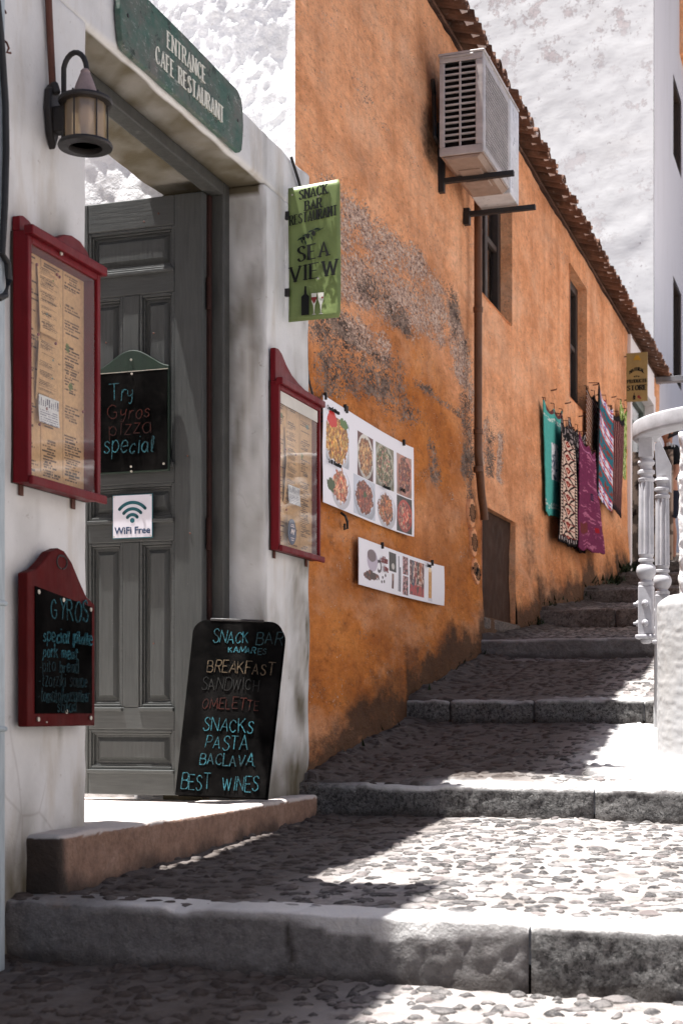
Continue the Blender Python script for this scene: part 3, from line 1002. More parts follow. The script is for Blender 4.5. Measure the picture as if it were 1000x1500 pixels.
tag(g.build("pavement", M["earth"]), kind="structure")


def kerb_block(x0, x1, y, zb, zt, mat, parent, depth=0.17, wash=None, seed=0, res=0.011):
    nx = max(6, int((x1 - x0) / res))
    r = 0.014
    prof = [(0.0, zb - .05), (0.0, zb)] + [(0.0, zb + (zt - r - zb) * k / 11) for k in range(1, 12)]
    prof += [(r - r * math.cos(a), zt - r + r * math.sin(a)) for a in (R(22), R(45), R(67), R(90))]
    prof += [(r + (depth - r) * k / 8, zt) for k in range(1, 9)]
    prof = np.array(prof)
    xs = np.linspace(x0 + .003, x1 - .003, nx)
    xs[0] -= 0; X = np.repeat(xs[:, None], len(prof), 1)
    Yp = np.repeat(prof[None, :, 0], nx, 0); Zp = np.repeat(prof[None, :, 1], nx, 0)
    endd = np.minimum(X - x0, x1 - X)
    rnd_end = .012 * np.exp(-endd / .010)
    a = (fbm(X * 5, Zp * 7 + Yp * 7, seed) - .5) * .018 + (fbm(X * 38, Zp * 38 + Yp * 38, seed + 2, 3) - .5) * .010
    b = (fbm(X * 7 + 40, Yp * 12, seed + 1) - .5) * .014
    chip = sstep(.56, .78, fbm(X * 7, X * 0 + seed, seed + 8, 4)) * np.exp(-((zt - Zp) / .030) ** 2) * np.exp(-(Yp / .030) ** 2) * .011
    P = np.stack([X, y + Yp - a * (Zp < zt - .001) + rnd_end + chip * .7, Zp + b * (Zp > zt - .02) - rnd_end * (Zp > zt - .02) - chip], -1)
    w = np.zeros_like(X)
    if wash is not None:
        w = wash(X, Zp - zt, Yp)
    dirt_shade = .65 * sstep(.035, 0.0, Zp - zb + (fbm(X * 14, Zp * 14, seed + 4) - .5) * .05) + .5 * np.exp(-endd / .008)
    if zb < -.6:
        cx_ = -1.315 + (zt - Zp) * .10 + (fbm(Zp * 30, Zp * 0, 5) - .5) * .02
        dirt_shade = np.maximum(dirt_shade, .9 * np.exp(-((X - cx_) / (.007 + .10 * np.clip(zt - .02 - Zp, 0, .07))) ** 2) * (Zp > zb + .03) * (fbm(X * 60, Zp * 40, 6) > .38))
    o = grid("kerb_block", P, mat, parent, attrs={"wash": w, "dirt_shade": np.clip(dirt_shade, 0, 1)})
    return o


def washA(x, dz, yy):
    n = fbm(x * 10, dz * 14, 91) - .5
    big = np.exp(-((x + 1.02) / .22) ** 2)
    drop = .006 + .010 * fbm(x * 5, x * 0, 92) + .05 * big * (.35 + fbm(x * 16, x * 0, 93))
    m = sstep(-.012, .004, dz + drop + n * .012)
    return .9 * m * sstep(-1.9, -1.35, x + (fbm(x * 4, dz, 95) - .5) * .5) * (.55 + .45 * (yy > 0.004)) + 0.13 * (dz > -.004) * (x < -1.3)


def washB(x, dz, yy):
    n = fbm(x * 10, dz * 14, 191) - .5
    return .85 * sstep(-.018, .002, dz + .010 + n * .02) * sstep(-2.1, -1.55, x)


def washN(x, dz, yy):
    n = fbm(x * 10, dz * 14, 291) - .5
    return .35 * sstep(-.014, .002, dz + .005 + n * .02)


def steps(i, joints, mats, wash, label):
    ys, zb, zt = STEPS[i]
    t = empty("stone_step", label, "step", Matrix.Translation((0, 0, 0)), "kerb steps climbing the street")
    for k in range(len(joints) - 1):
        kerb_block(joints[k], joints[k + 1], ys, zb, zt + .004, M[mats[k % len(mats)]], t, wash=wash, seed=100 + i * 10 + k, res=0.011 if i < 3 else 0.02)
    return t


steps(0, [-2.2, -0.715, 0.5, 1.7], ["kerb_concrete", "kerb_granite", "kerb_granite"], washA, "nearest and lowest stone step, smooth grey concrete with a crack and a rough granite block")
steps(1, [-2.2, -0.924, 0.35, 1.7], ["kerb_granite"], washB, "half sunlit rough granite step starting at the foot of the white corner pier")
steps(2, [-2.2, -1.89, -1.47, -0.943, 0.2, 1.7], ["kerb_granite"], washN, "shaded step of short granite blocks beside the round white wall end")
steps(3, [-2.2, -0.6, 1.7], ["kerb_concrete"], washN, "pale smooth step just below the walled-up doorway")
steps(4, [-2.2, -1.57, -0.4, 1.7], ["kerb_brown"], None, "dark brown step just above the walled-up doorway")
steps(5, [-2.2, -1.2, 0.2, 1.7], ["kerb_brown"], None, "dim brown step under the first hanging rugs")
steps(6, [-2.2, -1.4, 0.2, 1.7], ["kerb_brown"], None, "dim brown step just before the shop entrance")
steps(7, [-2.2, -1.0, 0.2, 1.7], ["kerb_brown"], None, "dark step across the street at the shop entrance")
steps(8, [-2.2, -1.0, 0.2, 1.7], ["kerb_brown"], None, "topmost dark step behind the person")

# ================================================================== ORANGE BUILDING
OX = -2.13
OY0, OY1, EZ = 5.68, 17.62, 3.74
ob = empty("orange_building", "long orange plastered house with a tiled eave, peeling paint and two deep windows", "building", frontM(0, 0, 0))
OPEN = [(8.84, 9.68, 2.51, 3.48), (11.79, 12.58, 2.465, 3.515), (8.84, 9.78, 0.56, 1.235), (15.16, 16.95, 1.0, 3.40)]


def lines(a, b, step, extra):
    l = list(np.arange(a, b, step)) + [b]
    l = [t for t in l if min([abs(t - e) for e in extra] + [9]) > step * .35] + list(extra)
    return np.array(sorted(set(l)))


ly = lines(OY0, OY1, 0.022, [e for o in OPEN for e in o[:2]])
lz = lines(-0.75, EZ, 0.018, [e for o in OPEN for e in o[2:]])
YY, ZZ = np.meshgrid(ly, lz, indexing='ij')
base_z = np.vectorize(ground_z)(YY)
XX = OX + (fbm(YY * 1.1, ZZ * 1.1, 301) - .5) * .030 + (fbm(YY * 7, ZZ * 7, 302) - .5) * .012
XX = XX + .030 * sstep(.5, 0.0, ZZ - base_z) * (0.5 + fbm(YY * 3, ZZ * 3, 303))
XX = np.where(np.isin(YY, [OY0]), OX, XX)


def wp(px, py):
    p = onX(px, py, OX)
    return (p[1], p[2])


mpx = lambda y: (y * 0.97 + 0.7) / FPX    # metres per picture pixel at street distance y
peel = np.zeros_like(YY); grey = np.zeros_like(YY)
for pts, r in [([(500, 305), (548, 345), (600, 385), (640, 430), (668, 480), (682, 545)], .085),
               ([(470, 330), (500, 340)], .07), ([(560, 400), (600, 440), (640, 480)], .085), ([(490, 400), (540, 420), (590, 450)], .10),
               ([(715, 620), (706, 680)], .03), ([(735, 640), (733, 700)], .03), ([(690, 540), (696, 600)], .03),
               ([(820, 690), (822, 700)], .02), ([(500, 470), (560, 510)], .06)]:
    peel = np.maximum(peel, .66 * caps(YY, ZZ, [wp(*p) for p in pts], r))
for pts, r in [([(466, 400), (470, 470), (500, 500), (545, 545), (585, 580)], .11), ([(480, 540), (540, 560)], .07), ([(540, 420), (590, 470)], .06),
               ([(662, 440), (676, 500)], .05), ([(685, 590), (688, 640), (686, 690)], .055), ([(633, 660), (640, 700)], .045),
               ([(722, 640), (718, 690)], .04), ([(690, 700), (692, 780)], .03), ([(462, 600), (475, 570)], .05), ([(610, 560), (680, 610)], .02)]:
    grey = np.maximum(grey, .58 * caps(YY, ZZ, [wp(*p) for p in pts], r))
rich = caps(YY, ZZ, [wp(p, q) for p, q in [(470, 620), (560, 640), (630, 640)]], .30)
rich = np.maximum(rich, caps(YY, ZZ, [wp(p, q) for p, q in [(460, 760), (540, 820), (640, 880), (690, 840)]], .28))
rich = np.maximum(rich, caps(YY, ZZ, [wp(p, q) for p, q in [(470, 960), (530, 960), (600, 960)]], .30))
rich = np.maximum(rich, .8 * caps(YY, ZZ, [wp(p, q) for p, q in [(590, 500), (640, 580)]], .14))
rich = np.maximum(rich, .55 * sstep(1.0, .2, ZZ - base_z))
rich = np.maximum(rich, .30 * sstep(8.6, 7.0, YY) * sstep(3.0, 1.6, ZZ))
XX = XX - .010 * sstep(.25, .55, np.maximum(peel, grey) + (fbm(YY * 7, ZZ * 16, 321, 5) - .5) * 1.3)
hgt = ZZ - base_z
dirt_shade = 1.00 * sstep(.40, .0, hgt + (fbm(YY * 2.2, ZZ * 2.6, 311, 6) - .5) * .34) ** 1.4 + .42 * sstep(.9, .15, hgt) * fbm(YY * 5, ZZ * .9, 312, 5)
dirt_shade = np.maximum(dirt_shade, .75 * caps(YY, ZZ, [(7.72, 3.1), (7.70, 2.95)], .07))
dirt_shade = np.maximum(dirt_shade, .55 * caps(YY, ZZ, [(10.35, .95), (10.3, 1.3)], .07))
dirt_shade = np.maximum(dirt_shade, .30 * sstep(.14, 0, EZ - ZZ))  # darker band along the top edge of the wall
yc = (ly[:-1] + ly[1:]) / 2; zc = (lz[:-1] + lz[1:]) / 2
YC, ZC = np.meshgrid(yc, zc, indexing='ij')
keep = np.ones(YC.shape, bool)
for (a, b, c, d) in OPEN:
    keep &= ~((YC > a) & (YC < b) & (ZC > c) & (ZC < d))
grid("street_wall", np.stack([XX, YY, ZZ], -1), M["orange"], ob, attrs={"peel": peel, "grey": grey, "rich": np.clip(rich, 0, 1), "dirt_shade": np.clip(dirt_shade, 0, 1)}, keep=keep)


def reveal(name, parent, a, b, c, d, depth, mat):
    m = MB(); f = OX + .012; k = OX - depth
    m.add([(f, a, c), (f, a, d), (k, a, d), (k, a, c)], [(0, 1, 2, 3)])
    m.add([(f, b, c), (f, b, d), (k, b, d), (k, b, c)], [(3, 2, 1, 0)])
    m.add([(f, a, d), (f, b, d), (k, b, d), (k, a, d)], [(0, 1, 2, 3)])
    m.add([(f, a, c), (f, b, c), (k, b, c), (k, a, c)], [(3, 2, 1, 0)])
    return m.build(name, mat, parent)


for (a, b, c, d) in OPEN[:2]:
    m = MB()
    x = OX - .115
    m.box(x, x + .05, a, a + .07, c, d); m.box(x, x + .05, b - .07, b, c, d)
    m.box(x, x + .05, a + .07, b - .07, d - .07, d); m.box(x, x + .05, a + .07, b - .07, c, c + .06)
    mid = (a + b) / 2
    m.box(x + .005, x + .055, mid - .035, mid + .035, c + .06, d - .07)
    m.box(x + .005, x + .040, a + .07, mid - .035, (c + d) / 2 - .02, (c + d) / 2 + .02)
    m.box(x + .005, x + .040, mid + .035, b - .07, (c + d) / 2 - .02, (c + d) / 2 + .02)
    w = m.build("window", M["wood_dark"], ob, 0.006)
    reveal("reveal", w, a, b, c, d, .12, M["orange"])
    MB().box(x + .012, x + .018, a + .07, b - .07, c + .06, d - .07).build("pane", M["glass"], w)
    MB().box(x - .25, x - .20, a - .1, b + .1, c - .1, d + .1).build("dark_room_sheet", M["dark_void"], w)  # dark sheet standing in for the unlit room behind the pane
a, b, c, d = OPEN[2]
gb = GB(); gb.box(OX - .30, OX - .028, a - .02, b + .02, c - .03, d + .02, 0.02, .006, .010, 6)
nb = gb.build("blocked_doorway", M["cement"], ob)
reveal("reveal", nb, a, b, c, d, .034, M["orange"])
m = MB(); m.box(OX - .02, OX + .035, a - .03, b + .05, c - .075, c - .001)
m.build("sill", M["kerb_brown"], nb, .012)
# round clay vents
for (px, py) in [(688, 752), (691, 795), (693, 834), (699, 842)]:
    Y, Z = wp(px, py)
    Y = max(8.30, min(Y, 8.72))
    m = MB()
    rr = .085 if px < 692 else .065
    n = 28
    m.lathe([(rr, -.02), (rr, .010), (rr * .96, .016), (rr * .2, .017)], (0, 0, 0), n)
    v = []
    for (x, y, z) in m.v: v.append((OX + z, Y + y * .88, Z + x))
    m.v = v
    vg = m.build("vent_grille", M["orange"], ob, smooth=True)
    s = MB()
    for k in range(-3, 4):
        hh = math.sqrt(max(0, rr * rr - (k * .021) ** 2)) * .62
        if abs(k) == 3: hh *= .7
        s.box(OX + .012, OX + .0185, Y + k * .022 - .0042, Y + k * .022 + .0042, Z - hh, Z + hh)
    s.build("slots", M["dark_void"], vg)
# white end wall of the house that looks down the street
def relief(u, v, seed):
    a = fbm(u * 5, v * 5, seed, 3) - .5
    b = np.abs(fbm(u * 14, v * 11, seed + 4, 4) - .5)
    c = fbm(u * 42, v * 42, seed + 8, 3) - .5
    return a * .05 + b * -.040 + c * .020


xs = np.arange(-6.6, OX + .006, .0115); zs = np.arange(1.7, 5.4, .0115)
XX, ZZ = np.meshgrid(xs, zs, indexing='ij')
D = relief(XX, ZZ, 400)
D = D * sstep(0, .05, OX - XX)
dr = .9 * np.maximum(caps(XX, ZZ, [(-2.95, 3.12), (-2.93, 2.98)], .05, 1.0) * (fbm(XX * 40, ZZ * 16, 5) > .5), caps(XX, ZZ, [(-2.80, 3.2), (-2.80, 2.62)], .008, 1.0))
grid("end_wall", np.stack([XX, OY0 - .01 - D * .65, ZZ], -1), M["rough_white"], ob, attrs={"dirt_shade": dr})
m = MB(); m.box(-6.6, OX - .03, OY0 + .03, OY0 + .2, -.6, 3.6); m.box(-6.6, -6.4, OY0 + .2, OY1, -.6, 3.6); m.box(-6.6, OX - .34, OY1 - .2, OY1, -.6, 3.7)
m.box(OX - .62, OX - .58, OY0 + .2, OY1 - .2, -.6, 3.7)
m.build("inner_wall", M["white_far"], ob)
m = MB()
m.add([(OX - .02, OY0 + .02, 3.6), (-6.6, OY0 + .02, 3.6), (-6.6, OY0 + .02, 5.1)], [(0, 1, 2)])
# tiled roof falling towards the street
SL = math.tan(R(16))
EX = -1.995


def roofz(x): return EZ + .035 + (EX - x) * SL


rm = MB(); rng = random.Random(3)
rm.add([(OX + .01, OY0 - .04, roofz(OX + .01) - .03), (OX + .01, OY1 + .05, roofz(OX + .01) - .03), (-6.8, OY1 + .05, roofz(-6.8) - .03), (-6.8, OY0 - .04, roofz(-6.8) - .03),
        (OX + .01, OY0 - .04, roofz(OX + .01) - .050), (OX + .01, OY1 + .05, roofz(OX + .01) - .050), (-6.8, OY1 + .05, roofz(-6.8) - .050), (-6.8, OY0 - .04, roofz(-6.8) - .050)],
       [(0, 1, 2, 3), (7, 6, 5, 4), (0, 4, 5, 1), (1, 5, 6, 2), (2, 6, 7, 3), (3, 7, 4, 0)])
tips = MB()
y = OY0 - .02; k = 0
while y < OY1:
    for row in range(3):
        for kind in (0, 1):                       # channel tile below, cover tile above
            r0 = .062 if kind == 0 else .052
            yy = y + (.0 if kind == 0 else .078) + rng.uniform(-.010, .010)
            L = .42; jx = rng.uniform(-.020, .022); tz = rng.uniform(-.004, .006)
            xa = EX + (0.035 if kind == 0 else .01) + jx - row * .36; xb = xa - L
            n = 7
            vs = []
            for (xx, rr) in ((xa, r0 * (.9 if kind == 0 else 1.0)), (xb, r0 * (1.0 if kind == 0 else .85))):
                for th in (0, .013):
                    for q in range(n + 1):
                        ang = math.pi * q / n
                        cz = roofz(xx) + (.028 if kind == 0 else .022) + tz
                        s = -1 if kind == 0 else 1
                        vs.append((xx, yy + (rr - th) * math.cos(ang), cz + s * (rr - th) * math.sin(ang) * .78))
            N = n + 1; fs = []
            for q in range(n):
                fs += [(q, q + 1, 2 * N + q + 1, 2 * N + q), (N + q, 3 * N + q, 3 * N + q + 1, N + q + 1), (q, N + q, N + q + 1, q + 1), (2 * N + q, 2 * N + q + 1, 3 * N + q + 1, 3 * N + q)]
            rm.add(vs, fs)
            if row == 0 and kind == 1 and rng.random() < .8:
                d = .035 + rng.uniform(0, .02)
                cz = roofz(xa) + .014
                pl = [(yy + r0 * .85 * math.cos(math.pi * q / 6), cz + r0 * .72 * math.sin(math.pi * q / 6)) for q in range(7)]
                rm.add([(xa - .01, p, z) for p, z in pl] + [(xa - d, p, z) for p, z in pl], [tuple(range(7)), tuple(range(13, 6, -1))] + [(q, q + 7, (q + 1) % 7 + 7, (q + 1) % 7) for q in range(7)], 1)
    y += .156
roof = rm.build("roof", [M["tile"], M["tile_tip"]], ob)
# the shop entrance at the far end
m = MB()
a, b, c, d = OPEN[3]
m.box(OX - .10, OX + .030, a - .10, a - .002, 1.05, EZ - .01)
m.box(OX - .10, OX + .022, b + .002, b + .14, 1.2, d + .10)
m.box(OX - .10, OX + .024, a, b, d - .02, EZ - .012)
m.build("shop_surround", M["white_far"], ob, .006)
m = MB()
x = OX - .14
m.box(x, x + .06, a, a + .10, 1.2, d - .02); m.box(x, x + .06, b - .10, b, 1.2, d - .02); m.box(x, x + .06, a + .10, b - .10, d - .42, d - .34); m.box(x, x + .06, a + .10, b - .10, d - .12, d - .02)
m.box(x, x + .05, (a + b) / 2 - .04, (a + b) / 2 + .04, 1.2, d - .42)
m.box(x + .01, x + .04, a + .10, b - .10, 1.2, 1.75)
sd = m.build("shop_door", M["shop_green"], ob, .008)
MB().box(x + .015, x + .022, a + .1, b - .1, 1.75, d - .12).build("pane", M["glass"], sd)
MB().box(x - .36, x - .33, a, b, 1.2, d).build("shop_interior", M["dark_void"], sd)  # dark sheet standing in for the unlit inside of the shop

# ================================================================== ENTRANCE WALL
FX = -2.10
ew = empty("entrance_wall", "low white plastered entrance wall with a doorway and worn paint", "wall", frontM(0, 0, 0))
JA, JB, PE = 3.886, 5.276, 5.765
gb = GB()
gb.box(-2.53, FX, 3.43, JA, -.75, 1.99, .022, .014, .006, 6, "z+", 1)
gb.box(-2.53, FX, JB, PE, -.75, 1.99, .022, .014, .006, 6, "z+", 2)
gb.box(-2.53, FX + .002, 3.43, PE, 1.985, 2.175, .022, .014, .008, 6, "", 3)
gb.box(-2.53, FX + .002, 3.43, 3.66, 2.16, 3.95, .03, .014, .006, 6, "", 4)


def ewdirt(P):
    X, Y, Z = P[:, 0], P[:, 1], P[:, 2]
    low = .75 * sstep(.30, .02, Z + .50 + (fbm(Y * 6, Z * 5, 7) - .5) * .3) * (Y < 4) + .8 * sstep(.25, .02, Z + .33 + (fbm(Y * 6 + X * 5, Z * 5, 8) - .5) * .3) * (Y > 4)
    stain = .60 * caps(Y, Z, [(5.66, .52), (5.68, .35), (5.66, .1)], .11, 1.0) * fbm(Y * 18, Z * 14, 9, 4) * 1.5
    stain2 = .5 * caps(Y, Z, [(3.70, 1.36), (3.68, 1.2)], .06, 1.0) * fbm(Y * 20, Z * 12, 10)
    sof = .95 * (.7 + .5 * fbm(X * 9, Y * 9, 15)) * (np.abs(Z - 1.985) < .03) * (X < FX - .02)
    run = .55 * sstep(.60, .75, fbm(Y * 16 + X * 16, Z * 2.2, 12, 4)) * sstep(1.9, .2, Z)
    rev = .75 * (np.abs(Y - JB) < .02) * fbm(X * 24, Z * 6, 13, 5) ** 1.5 + .35 * sstep(.50, .75, fbm(Y * 7 + X * 7, Z * 3.2, 19, 6)) * (Y > JB - .02)
    mot = .16 * sstep(.45, .75, fbm(Y * 9 + X * 9, Z * 6, 18, 5))
    return low + stain + stain2 + sof + run + rev + mot


gb.build("masonry", M["white_paint"], ew, {"dirt_shade": ewdirt})
m = MB()
m.box(-2.305, -2.242, JB - .060, JB - .002, -.36, 1.985); m.box(-2.305, -2.242, JA + .002, JA + .050, -.36, 1.985)
m.box(-2.305, -2.242, JA + .05, JB - .06, 1.935, 1.983)
MB().box(-2.325, -2.288, JB - .088, JB - .062, -.33, 1.933).build("gap_shade_strip", M["rust_dark"], ew, .004)  # dark rusty strip standing in for the shaded gap beside the leaf
m.build_each("frame_piece", M["frame_grey"], ew, bevel=.006)
# the open door leaf, seen square on
HX, LW, DY, DT = -2.300, 0.655, 5.150, 0.045
zb, zt = -.322, 1.935
xr, xp2, xm2, xm1, xp1, xl = HX, HX - .115, HX - .262, HX - .330, HX - .478, HX - LW
rows = [(-.322, -.226), (-.082, .013), (.642, .719), (.880, .905), (1.579, 1.656), (1.823, zt)]     # rails
door = empty("door", None, None, None); door.parent = ew
st = MB()
st.box(xp2, xr, DY, DY + DT, zb, zt); st.box(xl, xp1, DY, DY + DT, zb, zt)
st.build_each("stile", M["frame_grey"] if False else M["door_grey"], door, bevel=.004)
rl = MB()
for (a, b) in [rows[0], (-.075, .010), (.636, .722), (.855, .93), (1.572, 1.662), rows[5]]:
    rl.box(xp1, xp2, DY + .0015, DY + DT - .002, a, b)
rl.build_each("rail", M["door_grey_h"], door, bevel=.004)
mu = MB()
mu.box(xm1, xm2, DY + .001, DY + DT - .003, .010, .636); mu.box(xm1, xm2, DY + .001, DY + DT - .003, .93, 1.572)
mu.build_each("mullion", M["door_grey"], door, bevel=.004)
PAN = [(xp1, xp2, -.226, -.075), (xp1, xm1, .010, .636), (xm2, xp2, .010, .636), (xp1, xp2, .722, .855), (xp1, xm1, .93, 1.572), (xm2, xp2, .93, 1.572), (xp1, xp2, 1.662, 1.823)]
for (a, b, c, d) in PAN:
    p = MB()
    p.box(a - .002, b + .002, DY + .024, DY + .034, c - .002, d + .002)
    i = .030
    q0 = [(a + i, c + i), (b - i, c + i), (b - i, d - i), (a + i, d - i)]
    q1 = [(a + i + .016, c + i + .016), (b - i - .016, c + i + .016), (b - i - .016, d - i - .016), (a + i + .016, d - i - .016)]
    vs = [(x, DY + .024, z) for x, z in q0] + [(x, DY + .010, z) for x, z in q1]
    p.add(vs, [(4, 5, 6, 7)] + [(k, (k + 1) % 4, (k + 1) % 4 + 4, k + 4) for k in range(4)])
    pn = p.build("panel", M["door_grey"], door)
    mo = MB()
    for (w0, w1, y0) in ((0, .012, DY + .004), (.012, .020, DY + .012)):
        mo.box(a + w0, a + w1, y0, DY + .026, c + w0, d - w0); mo.box(b - w1, b - w0, y0, DY + .026, c + w0, d - w0)
        mo.box(a + w1, b - w1, y0, DY + .026, c + w0, c + w1); mo.box(a + w1, b - w1, y0, DY + .026, d - w1, d - w0)
    # bolection strip that stands proud along the lower rail of the panel
    mo.box(a, b, DY - .012, DY + .004, c - .016, c - .001)
    mo.build("moulding", M["door_grey_h"], door, .003)
nl = MB()
for (x, z) in [(HX - .18, 1.87), (HX - .24, 1.845), (HX - .43, 1.63), (HX - .20, 1.42), (HX - .40, 1.40), (HX - .20, .25), (HX - .06, .95), (HX - .05, .66)]:
    nl.lathe([(.0035, 0), (.0035, .003), (.0015, .004)], (0, 0, 0), 8)
    for j in range(24):
        vx, vy, vz = nl.v[-24 + j]
        nl.v[-24 + j] = (x + vx, DY - vz - .0, z + vy)
nl.build_each("nail", M["rust_iron"], door)
MB().tube([(HX + .012, DY + .03, -.2), (HX + .012, DY + .03, -.05)], .011).tube([(HX + .012, DY + .03, 1.5), (HX + .012, DY + .03, 1.62)], .009).tube([(HX + .012, DY + .03, .6), (HX + .012, DY + .03, .72)], .009).build_each("hinge", M["rust_dark"], door)

# courtyard behind the doorway
cw = GB(); cw.box(-6.0, -2.40, 5.30, 5.60, -.5, 2.36, .016, .012, .018, 9, "x-y+z-", 21)
o = cw.build("courtyard_wall", M["rough_white"], None, {"dirt_shade": lambda P: .35 * sstep(.5, 0, P[:, 2] + .35)})
tag(o, "rough whitewashed courtyard wall seen through the doorway behind the open door", "wall")
gb = GB(); gb.box(-6.0, -2.12, 3.66, 5.31, -.60, -.346, .05, .006, .003, 4, "", 23)
tag(gb.build("courtyard_floor", M["marble"]), kind="structure")
gb = GB(); gb.box(-2.30, -2.0, 3.555, 5.60, -.70, -.336, .016, .016, .011, 8, "", 25)
o = gb.build("threshold_step", M["pink_stone"], None, {"dirt_shade": lambda P: .8 * sstep(.07, .0, P[:, 2] + .48 + (fbm(P[:, 1] * 10, P[:, 2] * 9, 4) - .5) * .10 - .02 * P[:, 1] + .08) + .95 * sstep(3.60, 3.56, P[:, 1]), "wash": lambda P: .55 * (P[:, 2] > -.345)})
tag(o, "long pinkish stone threshold under the cafe doorway with a dark mossy end", "step")
# neighbour at the extreme left
gb = GB(); gb.box(-5.5, -2.105, -5.0, 3.42, -1.0, 3.98, .25, .02, .01, 2, "z-", 27); gb.box(-5.5, -2.54, 3.40, 3.64, -1.0, 3.93, .1, .02, .01, 2, "z-", 28)
o = gb.build("neighbour_house", M["white_far"], None, {"dirt_shade": lambda P: P[:, 0] * 0})
tag(o, "plain white neighbouring house at the left edge before the entrance wall", "building")
m = MB(); m.box(-2.115, -2.032, 3.20, 3.335, -.72, 3.2)
m.box(-2.11, -2.026, 3.195, 3.340, .262, .275); m.box(-2.11, -2.026, 3.195, 3.340, -.055, -.042)
tag(m.build("painted_post", M["post_blue"], None, .006), "weathered pale blue wooden post at the left edge", "post")
# house across the street, never in frame itself: it throws warm light back onto the shaded side
gb = GB(); gb.box(2.6, 5.0, -6.0, 16.0, -1.0, 3.4, .4, .02, .01, 2, "z-", 29)
o = gb.build("opposite_bounce_house", M["white_far"], None, {"dirt_shade": lambda P: P[:, 0] * 0})
tag(o, "unseen white house across the street, added to bounce light back", "building")

# ================================================================== FAR WHITE BUILDING
fb = empty("white_building", "tall whitewashed building with flaking walls rising behind the tiled roof", "building", frontM(0, 0, 0))
FBX, FBY = -2.55, 20.5
xs = np.arange(-10.5, FBX + .01, .035); zs = np.arange(.5, 14.5, .035)
XX, ZZ = np.meshgrid(xs, zs, indexing='ij')
D = (fbm(XX * .9, ZZ * 1.6, 501, 3) - .5) * .022 + (fbm(XX * 5, ZZ * 5, 502, 4) - .5) * .010
D += .012 * np.exp(-((ZZ - 6.6 + .25 * np.sin(XX * 1.3)) / .22) ** 2)
D *= sstep(0, .12, FBX - XX)
grid("front_wall", np.stack([XX, FBY - D + (FBX - XX) * math.tan(R(13)), ZZ], -1), M["farwall"], fb)
WIN = [(22.75, 23.85, 8.25, 9.45), (22.75, 23.85, 4.95, 6.45)]
ly = lines(FBY, 30.0, .25, [e for o in WIN for e in o[:2]]); lz = lines(.5, 14.5, .25, [e for o in WIN for e in o[2:]])
YY, ZZ = np.meshgrid(ly, lz, indexing='ij')
YC, ZC = np.meshgrid((ly[:-1] + ly[1:]) / 2, (lz[:-1] + lz[1:]) / 2, indexing='ij')
keep = np.ones(YC.shape, bool)
for (a, b, c, d) in WIN: keep &= ~((YC > a) & (YC < b) & (ZC > c) & (ZC < d))
grid("side_wall", np.stack([np.full_like(YY, FBX), YY, ZZ], -1), M["white_far"], fb, keep=keep, attrs={"dirt_shade": YY * 0})
m = MB(); m.prismz([(FBX, FBY), (FBX, 30.0), (-10.5, 30.0), (-10.5, FBY + 7.95 * math.tan(R(13)))], 14.5, 14.6); m.box(-10.5, -10.4, FBY + 2.5, 30, .5, 14.5); m.box(-10.5, FBX - .6, 29.9, 30, .5, 14.5)
m.build("flat_roof", M["white_far"], fb)
for (a, b, c, d) in WIN:
    m = MB(); x = FBX
    m.box(x - .30, x - .22, a, b, c, d)
    m.box(x - .22, x - .02, a, a + .03, c, d); m.box(x - .22, x - .02, b - .03, b, c, d); m.box(x - .22, x - .02, a + .03, b - .03, d - .03, d); m.box(x - .22, x - .02, a + .03, b - .03, c, c + .03)
    w = m.build("window", M["wood_dark"], fb)
    s = MB(); s.box(x - .20, x - .12, a + .03, (a + b) / 2 - .01, c + .03, d - .03); s.box(x - .20, x - .12, (a + b) / 2 + .01, b - .03, c + .03, d - .03)
    s.build_each("shutter", M["pipe_brown"], w, bevel=.01)
m = MB(); m.box(FBX - .02, FBX + .12, 23.6, 26.0, 10.1, 14.4)
m.build("plaster_band", M["orange"], fb)

# ================================================================== AIR CONDITIONER
AX0, AX1, AY0, AY1, AZ0, AZ1 = -2.05, -1.815, 7.60, 8.45, 2.885, 3.405
ac = empty("air_conditioner", "boxy white air conditioner unit mounted high on the orange wall", "air conditioner", frontM(0, 0, 0))
m = MB()
t = .012
m.box(AX0, AX1, AY0 + .0, AY0 + .010, AZ0, AZ0 + .045); m.box(AX0, AX1, AY0, AY0 + .010, AZ1 - .035, AZ1)
m.box(AX0, AX0 + .030, AY0, AY0 + .010, AZ0 + .045, AZ1 - .035); m.box(AX1 - .042, AX1, AY0, AY0 + .010, AZ0 + .045, AZ1 - .035)
m.box(AX0, AX1, AY0 + .010, AY1, AZ1 - t, AZ1); m.box(AX0, AX0 + t, AY0 + .01, AY1, AZ0 + t, AZ1 - t)
m.box(AX0 - .006, AX1 + .008, AY0 - .006, AY1 + .004, AZ1, AZ1 + .014)
m.box(AX0 + .015, AX1 - .05, AY0 - .012, AY0 - .001, AZ1 - .014, AZ1 - .003)
m.box(AX1 - t, AX1, AY0 + .010, AY0 + .06, AZ0 + t, AZ1 - t); m.box(AX1 - t, AX1, AY1 - .26, AY1 - .22, AZ0 + t, AZ1 - t)
m.box(AX1 - t, AX1, AY0 + .06, AY1 - .26, AZ0 + t, AZ0 + .05); m.box(AX1 - t, AX1, AY0 + .06, AY1 - .26, AZ1 - .05, AZ1 - t)
m.build("casing", M["ac_white"], ac, .005)
m = MB()
n = 14
z0, z1 = AZ0 + .045, AZ1 - .035
for k in range(1, n):
    z = z0 + (z1 - z0) * k / n
    m.box(AX0 + .030, AX1 - .042, AY0 + .002, AY0 + .016, z - .0045, z + .0045)
xm = (AX0 + .03 + AX1 - .042) / 2
m.box(xm - .005, xm + .005, AY0 + .0005, AY0 + .012, z0, z1)
m.build("side_louvre", M["ac_white"], ac, .0015)
